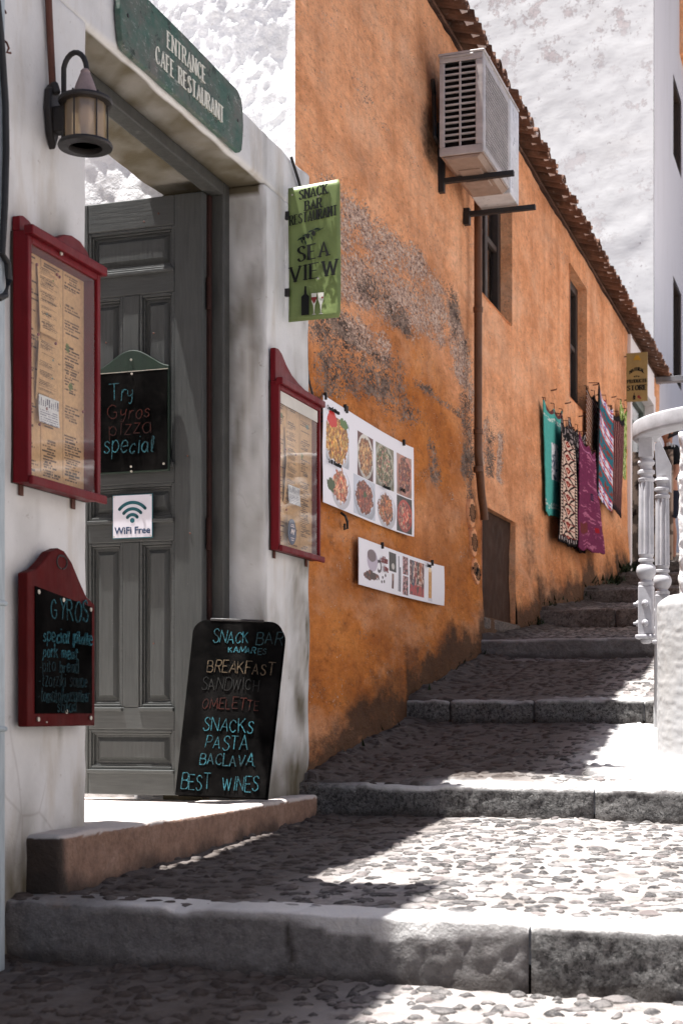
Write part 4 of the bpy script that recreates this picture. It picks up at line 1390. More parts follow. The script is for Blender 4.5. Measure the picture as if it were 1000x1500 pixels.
MB().box(AX0 + .02, AX1 - .03, AY0 + .04, AY0 + .06, AZ0 + .03, AZ1 - .03).build("coil", M["dark_void"], ac)
m = MB()
ya, yb, za, zb2 = AY0 + .06, AY1 - .26, AZ0 + .05, AZ1 - .05
k = 0
y = ya
while y < yb:
    m.box(AX1 - .006, AX1 - .002, y, y + .0045, za, zb2); y += .0135
z = za
while z < zb2:
    m.box(AX1 - .002, AX1 + .001, ya, yb, z, z + .003); z += .021
for q in range(40):
    a = 2 * math.pi * q / 40; a2 = 2 * math.pi * (q + 1) / 40
m.build("fan_grille", M["ac_white"], ac)
m = MB(); m.box(AX1 - .10, AX1 - .08, ya, yb, za, zb2)
m.build("fan", M["wood_dark"], ac)
m = MB(); m.box(AX0 + .02, AX1 + .004, AY1 - .22, AY1 + .004, AZ0 - .012, AZ1 - .002)
m.build("side_panel", M["ac_panel"], ac, .006)
m = MB()
m.box(AX0 + .004, AX1 - .004, AY0 + .006, AY1 - .24, AZ0, AZ0 + .011)
m.prism([(0, 0), (1, 0), (1, 1), (0, 1)], 0, 0)
m.v = m.v[:-8]; m.f = m.f[:-6]; m.mi = m.mi[:-6]
# pressed tray below with a raised rib
poly = [(AX0 + .01, AZ0 - .001), (AX1 - .01, AZ0 - .001), (AX1 - .035, AZ0 - .020), (AX0 + .035, AZ0 - .020)]
m.add([(x, AY0 + .012, z) for x, z in poly] + [(x, AY1 - .24, z) for x, z in poly], [(3, 2, 1, 0), (4, 5, 6, 7)] + [(i, (i + 1) % 4, (i + 1) % 4 + 4, i + 4) for i in range(4)])
for (yy, xx) in ((AY0 + .22, -1.93), (AY0 + .40, -1.93)):
    m.box(xx - .06, xx + .06, yy - .05, yy + .05, AZ0 - .028, AZ0 - .019)
m.build("drip_tray", M["ac_under"], ac, .004)
for (yy, lab) in ((7.86, "nearer black steel bracket under the air conditioner"), (8.43, "farther black steel bracket under the air conditioner, beside the drainpipe")):
    b = empty("wall_bracket", lab, "bracket", frontM(OX, yy, 2.862), "brackets under the air conditioner")
    MB().box(.0, .42, -.016, .016, -.027, .0).build("arm", M["bracket_black"], b, .003)
    MB().box(.004, .040, -.020, .020, -.075, .30 if yy < 8 else .02).build("upright", M["bracket_black"], b, .003)
m = MB()
m.tube([(-2.06, 7.70, 2.95), (-2.08, 7.62, 3.0), (-2.10, 7.68, 3.25), (-2.09, 7.62, 3.3)], .012)
tag(m.build("refrigerant_hose", M["cable_black"], None, smooth=True), "black hose behind the air conditioner", "hose")

# drainpipe
m = MB()
px_, py_ = -2.075, 8.56
m.tube([(px_, py_, 3.66), (px_, py_, 1.50), (px_ + .004, py_ + .01, 1.42), (px_ - .01, py_ + .13, 1.26), (px_ - .012, py_ + .20, 1.17), (px_ - .012, py_ + .205, 1.13)], .024, 14)
dp = m.build("drainpipe", M["pipe_brown"], None, smooth=True)
tag(dp, "brown rusty drainpipe running down the orange wall", "drainpipe")
m = MB()
for z in (3.0, 2.33, 1.62, 1.40):
    m.lathe([(.024, -.018), (.029, -.014), (.029, .014), (.024, .018)], (px_, py_, z), 14)
m.build_each("collar", M["pipe_brown"], dp, smooth=True)
m = MB()
m.box(-2.20, -1.80, 17.25, 17.36, 3.70, 3.715).box(-2.20, -1.80, 17.25, 17.265, 3.715, 3.76).box(-2.20, -1.80, 17.345, 17.36, 3.715, 3.76)
tag(m.build("rain_spout", M["zinc"], None, .003), "grey metal rain spout sticking out under the roof end", "spout")

# ================================================================== LANTERN, CABLES, POST THINGS
lc = (-1.985, 3.665)
la = empty("wall_lantern", "old iron wall lantern with amber glass on a curved arm beside the doorway", "lantern", frontM(0, 0, 0))
tilt = 0.0
zc_ = 1.545
m = MB()
pts = [(FX + .045, 3.672, 1.555)]
pts += [(FX + .045, 3.672, 1.60 + .02 * k) for k in range(0, 8)]
for k in range(1, 11):
    a = math.pi - math.pi * .97 * k / 10
    pts.append((FX + .045 + .036 + .036 * math.cos(a), 3.669, 1.745 + .055 * math.sin(a)))
pts.append((lc[0] - .0, 3.666, 1.735))
m.tube(pts, .0075, 10)
m.build("arm", M["iron"], la, smooth=True)
m = MB()
m.prism([(-.030, .02), (-.018, -.045), (0, -.085), (.018, -.045), (.030, .02), (.024, .075), (0, .10), (-.024, .075)], -.018, 0)
m.v = [(FX + .002 - y * 1.2, 3.665 + x, 1.625 + z) for x, y, z in m.v]
m.box(FX + .018, FX + .062, 3.652, 3.690, 1.585, 1.655)
m.tube([(FX + .02, 3.66, 1.72), (FX + .03, 3.66, 1.69)], .012)
m.build("backplate", M["iron"], la, .004)
m = MB()
m.lathe([(.001, .212), (.014, .205), (.026, .175), (.037, .140)][::-1] + [(.012, .200), (.013, .212), (.008, .218)], (lc[0], lc[1], zc_ - .015), 24)
m.v = m.v
m.build("cap", M["cap_metal"], la, smooth=True)
m = MB()
m.lathe([(.044, .136), (.072, .132), (.074, .126), (.072, .120), (.050, .118)], (lc[0], lc[1], zc_ - .012), 32)
m.lathe([(.050, .010), (.072, .008), (.075, .002), (.073, -.004), (.046, -.006), (.044, .002), (.044, .010)], (lc[0], lc[1], zc_ - .008), 32)
for k in range(6):
    a = 2 * math.pi * k / 6 + .5
    m.tube([(lc[0] + .060 * math.cos(a), lc[1] + .060 * math.sin(a), zc_), (lc[0] + .060 * math.cos(a), lc[1] + .060 * math.sin(a), zc_ + .112)], .0022, 6)
    for zz, h in ((.124, .012), (.002, .008)):
        m.lathe([(.004, 0), (.003, h)], (lc[0] + .066 * math.cos(a), lc[1] + .066 * math.sin(a), zc_ - .010 + zz), 6)
m.build("ring", M["iron"], la, smooth=True)
m = MB()
prof = [(.0525, 0), (.0525, .112)]
nn = 96
vs = []; fs = []
for z in (0.0, .112):
    for k in range(nn):
        a = 2 * math.pi * k / nn
        r_ = .0535 + .0009 * math.cos(a * 14)
        vs.append((lc[0] + r_ * math.cos(a), lc[1] + r_ * math.sin(a), zc_ + z))
m.add(vs, [(k, (k + 1) % nn, (k + 1) % nn + nn, k + nn) for k in range(nn)])
m.build("glass", M["amber"], la, smooth=True)
MB().lathe([(.010, 0), (.012, .03), (.020, .05), (.022, .07), (.014, .09), (.002, .096)], (lc[0], lc[1], zc_ + .012), 16).build("bulb", M["enamel_white"], la, smooth=True)
m = MB(); m.tube([(FX + .016, 3.662, 1.715), (FX + .015, 3.655, 1.80), (FX + .015, 3.630, 2.05), (FX + .014, 3.60, 2.6)], .010, 10)
tag(m.build("conduit", M["rust_iron"], None, smooth=True), "rusty conduit pipe running down to the lantern", "pipe")
m = MB()
m.tube([onX(-4, 0, -2.02), onX(2, 60, -2.02), onX(8, 150, -2.02), onX(9, 220, -2.02), onX(7, 300, -2.02), onX(3, 372, -2.02), onX(11, 385, -2.02), onX(13, 410, -2.02), onX(8, 432, -2.02), onX(0, 436, -2.02), onX(-14, 430, -2.03)], .009, 10)
tag(m.build("cable", M["cable_black"], None, smooth=True), "thick black cable hanging along the pale blue post", "cable")
m = MB()
m.tube([onX(0, 11, -2.06), onX(6, 13, -2.05), onX(9, 19, -2.045)], .0025, 6)
m.tube([onX(2, 48, -2.08), onX(5, 58, -2.06), onX(10, 62, -2.05), onX(13, 70, -2.045), onX(10, 76, -2.05), onX(16, 77, -2.045)], .003, 6)
tag(m.build("wire_hook", M["rust_iron"], None, smooth=True), "small rusty wire hooks near the black cable", "hook")
m = MB()
m.tube([(FX + .012, 5.52, 2.168), (FX + .014, 5.60, 2.10), (FX + .014, 5.66, 2.04), (FX + .012, 5.73, 1.96), (OX + .02, 5.80, 1.86)], .006, 8)
tag(m.build("cable", M["cable_black"], None, smooth=True), "black wire over the top corner of the white pier by the lime sign", "cable")
m = MB()
m.tube([(OX + .012, 5.785, 1.52), (OX + .012, 5.79, 1.40), (OX + .014, 5.81, 1.34), (OX + .013, 5.86, 1.29)], .004, 8)
tag(m.build("cable", M["cable_black"], None, smooth=True), "thin black wire on the orange wall just above the food poster", "cable")

# ================================================================== SIGNS
def clips(mb, pts, mi=0):
    for (x, z) in pts:
        mb.box(x - .004, x + .004, -.012, .002, z - .016, z + .014, mi)


# green sign over the doorway
sg = empty("entrance_sign", "worn dark green board over the doorway reading ENTRANCE CAFE RESTAURANT", "sign", wallM(FX + .006, 4.045, 1.985))
W_, H_ = .955, .222
poly = [(.035, 0.0), (W_ - .030, .004), (W_ - .012, .018), (W_ - .004, .05), (W_ + .004, H_ * .5), (W_ - .002, H_ * .74), (W_ - .016, H_ - .022), (W_ - .05, H_ - .004), (W_ * .5, H_ + .002), (.06, H_), (.022, H_ - .02), (.004, H_ - .07), (0, H_ * .5), (.006, .06), (.016, .02)]
MB().prism(poly, -.020, 0).build("board", M["sign_green"], sg, .003)
mb = MB()
letters(mb, "ENTRANCE", .47, .128, .052, .290, 'serif', -.0215, stroke=.0095)
letters(mb, "CAFE RESTAURANT", .50, .048, .052, .520, 'serif', -.0215, stroke=.0095)
letters(mb, "-", .50, .104, .05, .02, 'sans', -.0215, stroke=.005)
mb.build("lettering", M["cream_letter"], sg)
mb = MB()
for (x, z) in ((.05, .11), (W_ - .05, .11)): mb.disc(x, z, .006, -.022)
mb.build_each("nail", M["iron"], sg)

# lime green projecting sign
lg = empty("hanging_sign", "lime green metal sign reading SNACK BAR RESTAURANT SEA VIEW", "sign", frontM(-2.088, 5.49, 1.512))
W_, H_ = .215, .525
vs_p = []
u, v = np.meshgrid(np.linspace(0, 1, 13), np.linspace(0, 1, 27), indexing='ij')
P = np.stack([u * W_ + (u > .9) * (np.abs(v - .5) > .49) * -.006, .004 * np.sin(v * 5) + .003 * np.cos(u * 3), v * H_ + .010 * (u - .5) * (v > .5)], -1)
P = P[:, :, :]
grid("plate", P, M["lime_sign"], lg, thick=.003)
mb = MB()
letters(mb, "SNACK", .107, .468, .036, .112, 'serif', -.009, stroke=.0068, slope=.11)
letters(mb, "BAR", .107, .423, .036, .066, 'serif', -.009, stroke=.0068, slope=.11)
letters(mb, "RESTAURANT", .107, .372, .037, .192, 'serif', -.009, stroke=.0048, slope=.11)
letters(mb, "SEA", .106, .228, .056, .122, 'serif', -.009, stroke=.0108, slope=.10)
letters(mb, "VIEW", .108, .150, .058, .190, 'serif', -.009, stroke=.0100, slope=.08)
mb.prism([(.058, .018), (.090, .018), (.090, .090), (.080, .100), (.078, .130), (.071, .130), (.069, .100), (.058, .090)], -.0095, -.0085)
for (x, z, r) in ((.085, .324, .008), (.108, .332, .008), (.068, .316, .006)): mb.disc(x, z, r, -.0095, 10, rz=r * 1.3, th=.001)
mb.build("lettering", M["print_black"], lg)
mb = MB()
for (x, z, a) in ((.052, .316, .5), (.060, .306, -1.2), (.075, .329, .2), (.075, .300, -1.3), (.095, .341, .3), (.118, .348, .25), (.128, .346, -.1), (.100, .316, -1.2)):
    dx, dz = math.cos(a) * .014, math.sin(a) * .014
    mb.prism([(x - dx, z - dz), (x + dz * .28, z - dx * .28), (x + dx, z + dz), (x - dz * .28, z + dx * .28)], -.0095, -.0085)
mb.prism([(.045, .310), (.150, .348), (.150, .350), (.045, .313)], -.0092, -.0085)
mb.build("olive_branch", M["board_green"], lg)
mb = MB()
mb.prism([(.100, .075), (.110, .058), (.120, .075), (.121, .085), (.099, .085)], -.0095, -.0085, 0)
for (cx, w) in ((.110, .011), (.138, .012)):
    mb.prism([(cx - w, .100), (cx - w * .9, .070), (cx - .003, .052), (cx - .0012, .022), (cx - w * .8, .017), (cx + w * .8, .017), (cx + .0012, .022), (cx + .003, .052), (cx + w * .9, .070), (cx + w, .100)], -.0092, -.0085, 1)
mb.disc(.138, .086, .010, -.0098, 10, 1, th=.001); mb.disc(.144, .080, .004, -.0104, 8, 0, th=.001)
mb.build("wine_glasses", [M["pin_red"], M["cream_letter"]], lg)
mb = MB()
for (x, z) in ((.02, .49), (.127, .473), (.127, .155), (.11, .02)): mb.disc(x, z, .004, -.010, 10)
mb.build_each("screw", M["screw"], lg)
MB().box(-.016, .004, -.004, .012, .10, .13).box(-.016, .004, -.004, .012, .40, .43).build_each("mount", M["iron"], lg)

# store sign at the far end
p0 = onY(917, 589, 14.80)
ss = empty("store_sign", "tan projecting sign reading NATURAL PRODUCTS STORE at the far shop", "sign", frontM(p0[0], 14.80, p0[2]))
W_, H_ = .205, .475
MB().box(0, W_, -.006, .008, 0, H_).build("plate", M["tan_sign"], ss, .002)
mb = MB()
letters(mb, "NATURAL", W_ / 2, .300, .032, .135, 'serif', -.008, stroke=.0075, arc=.030)
letters(mb, "PRODUCTS", W_ / 2, .182, .032, .180, 'serif', -.008, stroke=.0068)
letters(mb, "STORE", W_ / 2, .110, .046, .180, 'serif', -.008, stroke=.0115)
mb.prism([(.065, .018), (.088, .018), (.088, .055), (.080, .064), (.079, .084), (.074, .084), (.073, .064), (.065, .055)], -.0085, -.0075)
for (x, z) in ((.08, .242), (.10, .246), (.12, .242)): mb.disc(x, z, .009, -.0085, 8, rz=.006, th=.001)
mb.build("lettering", M["print_black"], ss)
mb = MB(); mb.disc(.120, .045, .014, -.0085, 10, th=.001); mb.disc(.135, .030, .010, -.0085, 10, th=.001)
mb.build("fruit_emblem", M["pin_red"], ss)
mb = MB(); mb.disc(.105, .425, .024, -.0085, 16, th=.001); mb.disc(.080, .410, .010, -.0085, 8, th=.001); mb.disc(.130, .408, .012, -.0085, 8, th=.001)
simple("mustard", (0.42, 0.25, 0.03), 0.6, 0.2, 0.1, 20, 0)
mb.build("sun_emblem", M["mustard"], ss)
MB().tube([(-.02, .0, .02), (.02, .0, .02)], .006).tube([(-.02, 0, H_ - .03), (.02, 0, H_ - .03)], .006).build_each("mount", M["iron"], ss)

# free wifi plate on the door
wf = empty("wifi_sign", "small white enamel WiFi Free plate screwed to the grey door", "sign", frontM(-2.668, DY - .012, .648))
W_, H_ = .170, .168
MB().box(0, W_, 0, .004, 0, H_).build("plate", M["wifi_teal"], wf, .002)
MB().box(.004, W_ - .004, -.0012, .0, .004, H_ - .004).build("face", M["enamel_white"], wf)
mb = MB()
cx, cz = W_ / 2, .068
mb.disc(cx, cz, .0095, -.0022, 18, th=.001)
for r in (.026, .048, .072):
    n = 18; a0, a1 = R(42), R(138); w = .0062
    if r < .03: a0, a1 = R(38), R(142)
    pl = [(cx + (r + w) * math.cos(a0 + (a1 - a0) * k / n), cz - .004 + (r + w) * math.sin(a0 + (a1 - a0) * k / n)) for k in range(n + 1)]
    pl += [(cx + (r - w) * math.cos(a1 - (a1 - a0) * k / n), cz - .004 + (r - w) * math.sin(a1 - (a1 - a0) * k / n)) for k in range(n + 1)]
    for k in range(n):
        mb.prism([pl[k], pl[2 * n + 1 - k], pl[2 * n - k], pl[k + 1]][::-1], -.0022, -.0012)
    for a in (a0, a1): mb.disc(cx + r * math.cos(a), cz - .004 + r * math.sin(a), w, -.0022, 14, th=.001)
mb.build("wifi_symbol", M["wifi_teal"], wf)
sans_text("WiFi Free", W_ / 2, .017, .027, .150, -.0020, M["wifi_navy"], wf, bold=.018)
mb = MB()
for (x, z) in ((.008, .008), (W_ - .008, .008), (.008, H_ - .008), (W_ - .008, H_ - .008)): mb.disc(x, z, .003, -.003, 10)
mb.build_each("screw", M["screw"], wf)

# ================================================================== CHALK BOARDS
def pins(pts, parent, y=-.001, r=.006, mat="screw"):
    mb = MB()
    for (x, z) in pts: mb.disc(x, z, r, y - .003, 12, th=.004)
    return mb.build_each("pin", M[mat], parent)


# on the door
tb = empty("chalkboard", "dark green topped chalkboard on the grey door reading Try gyros pizza special", "chalkboard", frontM(-2.735, DY - .016, .895))
W_ = .310
arch = [(0, 0), (W_, 0), (W_, .395)] + [(W_ - (W_) * k / 16, .395 + .068 * (math.sin(math.pi * k / 16)) ** 1.7) for k in range(1, 16)] + [(0, .395)]
MB().prism(arch, -.010, 0).build("frame", M["board_green"], tb, .003)
MB().box(.006, W_ - .006, -.013, -.010, .006, .378).build("writing_surface", M["board"], tb)
MB().box(.002, W_ - .002, -.014, -.0095, .380, .3825).build("chalk_edge", M["screw"], tb)
mb = MB()
letters(mb, "Try", .115, .275, .058, .110, 'hand', -.0140, seed=3, jit=.02)
mb.build("lettering", M["chalk_blue"], tb)
mb = MB(); letters(mb, "special", .145, .075, .064, .225, 'hand', -.0140, seed=4, jit=.02); mb.build("lettering", M["chalk_blue"], tb)
mb = MB(); letters(mb, "Gyros", .145, .205, .052, .190, 'hand', -.0140, seed=5, jit=.02); letters(mb, "pizza", .150, .145, .056, .185, 'hand', -.0140, seed=6, jit=.02); mb.build("lettering", M["chalk_rust"], tb)
pins([(.155, .425), (.158, .372), (.290, .026), (.155, .022), (.02, .026), (.156, .004)], tb, -.012, .0045)

# gyros board on the pier
gp = empty("chalkboard", "red framed chalkboard on the left pier listing gyros special plate in faded chalk", "chalkboard",
           axesM((FX + .030, 3.475, -.045), (.03, 1, .0), (.0, .022, 1)))
W_ = .352
top = [(0, 0), (W_, 0), (W_, .345), (W_ - .045, .362), (W_ - .085, .405), (W_ - .125, .452), (W_ - .165, .480), (W_ - .195, .485), (W_ - .235, .472), (W_ - .275, .44), (W_ - .31, .418), (0, .405)]
MB().prism(top, -.018, .012).build("frame", M["red_matt"], gp, .004)
MB().prism([(.035, .035), (W_ - .022, .035), (W_ - .022, .335), (.035, .372)], -.0215, -.018).build("writing_surface", M["board"], gp)
mb = MB()
letters(mb, "GYROS", .205, .290, .058, .205, 'hand', -.0228, seed=8, jit=.015, stroke=.0036)
for tx, z, c, w, x in (("special plate", .228, .036, .265, .075), ("pork meat", .186, .032, .185, .075)):
    letters(mb, tx, 0, z, c, w, 'hand', -.0228, left=x - .005, seed=9, jit=.02, stroke=.0024)
mb.build("lettering", M["chalk_blue"], gp)
mb = MB()
for tx, z, c, w, x in (("-pita bread", .148, .034, .205, .065), ("-tzatziki sauce", .108, .034, .262, .062), ("-tomato/cucumber", .066, .036, .272, .058), ("salad", .040, .034, .10, .155)):
    letters(mb, tx, 0, z, c, w, 'hand', -.0228, left=x - .012, seed=10, jit=.02, stroke=.0022)
mb.build("lettering", M["chalk_dim"], gp)
mb = MB()
for sgn in (-1, 1):
    mb.tube([(.172 + sgn * .004 + sgn * .022 * math.sin(a) * 1.0, -.0185, .442 - .012 + .020 * (1 - math.cos(a)) * .9) for a in [R(q) for q in range(0, 230, 23)]], .0026, 6)
mb.build("scroll_mark", M["iron"], gp)
pins([(.050, .358), (.175, .345), (W_ - .03, .328), (.048, .020), (.19, .04), (W_ - .03, .022)], gp, -.0205, .006)
pins([(.09, .012)], gp, -.019, .0025)

# board leaning on the pier on the threshold
BLp, BRp, TLp = Vector(onT(257, 1165, 5.44)), Vector(onT(389, 1171, 5.40)), Vector(onT(274, 908, 5.585))
ab = empty("chalkboard_stand", "tall black chalkboard leaning on the threshold with snack bar menu in blue chalk", "chalkboard", axesM(BLp, BRp - BLp, TLp - BLp))
W_ = (BRp - BLp).length; H_ = (TLp - BLp).length
S_ = H_ / 258.0
shear = .02


def abx(px_): return (px_ - 257) * W_ / 132.0


def abz(py_): return (1168 - py_) * S_


def rounded(w0, w1, h, x0=0.0, lean=0.02, rr=.052):
    pts = [(x0, 0), (x0 + w0, 0), (x0 + w0 + lean, h - rr * 1.3)]
    for k in range(0, 9):
        a = math.pi / 2 * k / 8
        pts.append((x0 + w0 + lean - rr + rr * math.cos(a), h - rr + rr * math.sin(a)))
    for k in range(0, 9):
        a = math.pi / 2 + math.pi / 2 * k / 8
        pts.append((x0 + lean * .6 + rr + rr * math.cos(a), h - rr + rr * math.sin(a)))
    pts.append((x0 + lean * .6, h - rr * 1.3))
    return pts


MB().prism(rounded(W_, W_, H_), -.009, 0).build("front_leaf", M["board"], ab, .002)
MB().prism(rounded(W_, W_, H_ - .012, .006), .012, .021).build("rear_leaf", M["board"], ab, .002)
MB().box(.075, W_ - .055, -.012, .024, H_ - .004, H_ + .006).build("hinge_bar", M["iron"], ab, .002)
mb = MB()
k = dict(y=-.0105, jit=.012)
letters(mb, "SNACK", abx(320), abz(944), .046, abx(349) - abx(292), 'hand', seed=21, stroke=.0032, **k)
letters(mb, "KAMAR", abx(338), abz(958), .022, abx(360) - abx(317), 'hand', seed=22, stroke=.0038, **k)
letters(mb, "SNACKS", abx(327), abz(1073), .050, abx(368) - abx(288), 'hand', seed=23, stroke=.0032, slope=-.04, **k)
letters(mb, "PASTA", abx(326), abz(1100), .050, abx(360) - abx(293), 'hand', seed=24, stroke=.0032, **k)
letters(mb, "BACLAVA.", abx(330), abz(1123), .040, abx(375) - abx(287), 'hand', seed=25, stroke=.0040, **k)
letters(mb, "BEST  WINES", abx(321), abz(1159), .052, abx(383) - abx(261), 'hand', seed=26, stroke=.0032, **k)
mb.build("lettering", M["chalk_blue"], ab)
mb = MB()
letters(mb, "BAR", abx(377), abz(944), .046, abx(398) - abx(356), 'hand', seed=27, stroke=.0036, **k)
letters(mb, "ES", abx(368), abz(959), .022, abx(375) - abx(362), 'hand', seed=28, stroke=.0032, **k)
mb.build("lettering", M["chalk_dim"], ab)
mb = MB(); letters(mb, "BREAKFAST", abx(338), abz(988), .044, abx(392) - abx(284), 'hand', seed=29, stroke=.0036, slope=-.02, **k); mb.build("lettering", M["chalk_tan"], ab)
mb = MB(); letters(mb, "SANDWICH", abx(325), abz(1013), .044, abx(372) - abx(280), 'hand', seed=30, stroke=.0032, **k); mb.build("lettering", M["chalk_grey"], ab)
mb = MB(); letters(mb, "OMELETTE", abx(328), abz(1041), .040, abx(374) - abx(282), 'hand', seed=31, stroke=.0034, **k); mb.build("lettering", M["chalk_rust"], ab)

# ================================================================== MENU CASES
def menu_paint(seed, nsheet=3):
    rg = np.random.default_rng(seed)

    def f(u, v):
        c = np.empty(u.shape + (3,)); c[:] = (.80, .635, .46)
        c *= (1 + .10 * (fbm(u * 5, v * 9, seed) - .5) + .06 * (fbm(u * 40, v * 60, seed + 1) - .5))[..., None]
        cols = np.linspace(0, 1, nsheet + 1)
        for k in range(nsheet):
            a, b = cols[k], cols[k + 1]
            c = over(c, ((np.abs(u - a) < .006) & (v > .05)) * .55, (.42, .30, .20))
            tint = rg.uniform(-.04, .04)
            inn = (u > a) & (u < b)
            c = np.where(inn[..., None], c * (1 + tint), c)
            z = .985
            while z > .03:
                if rg.random() < .10:
                    z -= rg.uniform(.02, .07); continue
                ln = rg.uniform(.35, .92); st = rg.uniform(.06, .14)
                if rg.random() < .12: st, ln = .28, .45
                x0 = a + (b - a) * st; x1 = a + (b - a) * min(.94, st + ln * .86)
                row = (np.abs(v - z) < .0042) & (u > x0) & (u < x1)
                gaps = (vnoise(u * 130, np.full_like(u, z * 900), seed + 9) > .24)
                c = over(c, (row & gaps) * rg.uniform(.45, .85), (.20, .13, .09))
                z -= rg.uniform(.0105, .0150)
            for _ in range(2):
                ec, ev = rg.uniform(a + .2 * (b - a), b - .2 * (b - a)), rg.uniform(.1, .9)
                blob = np.hypot((u - ec) / .040, (v - ev) / .020) + (fbm(u * 40, v * 60, seed + 3) - .5) * 1.2
                c = over(c, (blob < .9) * .8, (.33, .42, .20) if rg.random() < .6 else (.22, .42, .44))
        return c
    return f


def receipt(u, v):
    c = np.empty(u.shape + (3,)); c[:] = (.86, .85, .85)
    r = (np.sin(v * 70) > .45) & (v < .5) & (u > .08) & (u < .92) & (vnoise(u * 30, np.floor(v * 11), 4) > .25)
    c = over(c, r * .7, (.35, .33, .42))
    b = (v > .62) & (v < .93) & (np.sin(u * 60 + np.floor(u * 3)) > .1) & (vnoise(u * 16, v * 9, 8) > .35)
    return over(c, b * .75, (.25, .24, .32))


def menu_case(name, label, X, Y, Z, W_, H_, D_, ped, seed, sheet_white=None):
    c = empty(name, label, "menu case", wallM(X, Y, Z), "red menu display cases by the doorway")
    b = .020
    MB().box(0, W_, -.006, .0, 0, H_).build("back_panel", M["wood_dark"], c)
    m = MB()
    m.box(0, b, -D_, -.006, 0, H_); m.box(W_ - b, W_, -D_, -.006, 0, H_)
    m.build_each("side_board", M["red_paint"], c, bevel=.003)
    m = MB()
    m.box(b, W_ - b, -D_, -.006, 0, b); m.box(b, W_ - b, -D_, -.006, H_ - b - .012, H_)
    m.box(-.004, W_ + .012, -D_ - .016, -D_ + .012, H_ - .014, H_ + .012)
    m.box(-.002, W_ + .014, -D_ - .014, -D_ - .001, -.006, .018)
    m.build_each("rail", M["red_paint"], c, bevel=.004)
    MB().prism([(W_ * 0, H_ + .0)] + [(W_, H_)] + ped[::-1], -.026, -.004).build("pediment", M["red_paint"], c, .004)
    w, h = W_ - 2 * b, H_ - 2 * b - .012
    panel("menu_sheet", w, h, 150, 380, menu_paint(seed), M["paper"], c, y=-.008, x0=b, z0=b)
    s = panel("menu_sheet", w * .34, h * .30, 60, 130, menu_paint(seed + 5, 1), M["paper"], c, y=-.012, x0=b + w * .26, z0=b + h * (.66 if seed % 2 else .50),
              deform=lambda u, v, x, y, z: (x, y - .010 * (1 - u) * (1 - v) - .004 * np.sin(u * 3), z))
    panel("menu_sheet", w * .34, h * .27, 60, 120, menu_paint(seed + 6, 1), M["paper"], c, y=-.013, x0=b + w * .23, z0=b + h * (.36 if seed % 2 else .30),
          deform=lambda u, v, x, y, z: (x, y - .012 * (1 - u) * v, z))
    panel("receipt", w * .30, h * .125, 50, 60, receipt, M["paper"], c, y=-.019, x0=b + w * (.24 if seed % 2 else .30), z0=b + h * (.26 if seed % 2 else .30),
          deform=lambda u, v, x, y, z: (x + .010 * (v - .5), y - .008 * (1 - v) ** 2, z))
    mb = MB()
    for (q, r) in ((.22, .95), (.52, .955), (.56, .95), (.24, .645), (.50, .64), (.36, .33), (.26, .25), (.93, .38)): mb.disc(b + w * q, b + h * r, .0042, -.022, 10, th=.004)
    mb.build_each("pin", M["pin_red"], c)
    MB().box(b * .6, W_ - b * .6, -D_ + .006, -D_ + .009, b * .6, H_ - b - .008).build("glass", M["glass"], c)
    m = MB()
    for x in (.045, W_ - .075):
        m.box(x - .010, x + .010, -.006, -.002, -.028, .004); pass
    m.build_each("hanger", M["rust_iron"], c)
    return c


mc = menu_case("menu_case", "larger red menu case on the left pier with wavy pediment and pinned brown menus", -2.098, 3.468, .597, .402, .662, .052,
               [(0, .667), (0, .700), (.02, .706), (.05, .702), (.085, .688), (.13, .682), (.17, .688), (.205, .704), (.24, .722), (.28, .731), (.33, .729), (.37, .712), (.392, .690), (.398, .667)], 61)
pins([(.165, .645), ], mc, -.056, .006)
mc2 = menu_case("menu_case", "narrow red menu case on the corner pier with a round blue badge inside", -2.098, 5.312, .606, .474, .640, .040,
                [(0, .645), (0, .765), (.035, .768), (.07, .758), (.12, .725), (.18, .698), (.26, .680), (.36, .666), (.470, .648)], 72)
u_ = lambda u, v: over(over(np.full(u.shape + (3,), .86), (np.hypot(u - .5, v - .5) < .5), (.10, .16, .26)), (np.hypot(u - .5, (v - .5)) < .44) & (fbm(u * 9, v * 9, 5) > .52) & (np.abs(v - .5) < .3), (.72, .55, .50))
pts = 22
bd = MB(); bd.disc(.160, .085, .045, -.0335, 24, rz=.050); bg = bd.build("badge", M["wifi_navy"], mc2)
bd = MB()
letters(bd, "SUN", .160, .072, .022, .060, 'sans', -.035, stroke=.005)
bd2 = MB()
for (x, z, w) in ((.160, .112, .030), (.160, .105, .042), (.160, .060, .040), (.160, .052, .028)): bd2.box(x - w / 2, x + w / 2, -.035, -.0342, z - .0016, z + .0016)
for q in range(9):
    a = rng.uniform(0, 6.28); r_ = rng.uniform(.004, .024)
    bd2.disc(.160 + r_ * math.cos(a), .083 + r_ * .7 * math.sin(a), .006, -.0352 - .0001 * q, 7, th=.0008)
bd2.build("badge_print", M["tile_tip"], bg)
MB().box(.030, .444, -.036, -.034, .560, .606).build("paper_strip", M["paper_white"] if "paper_white" in M else simple("paper_white", (.55, .53, .48), .8, .2, .1, 10, 0), mc2)

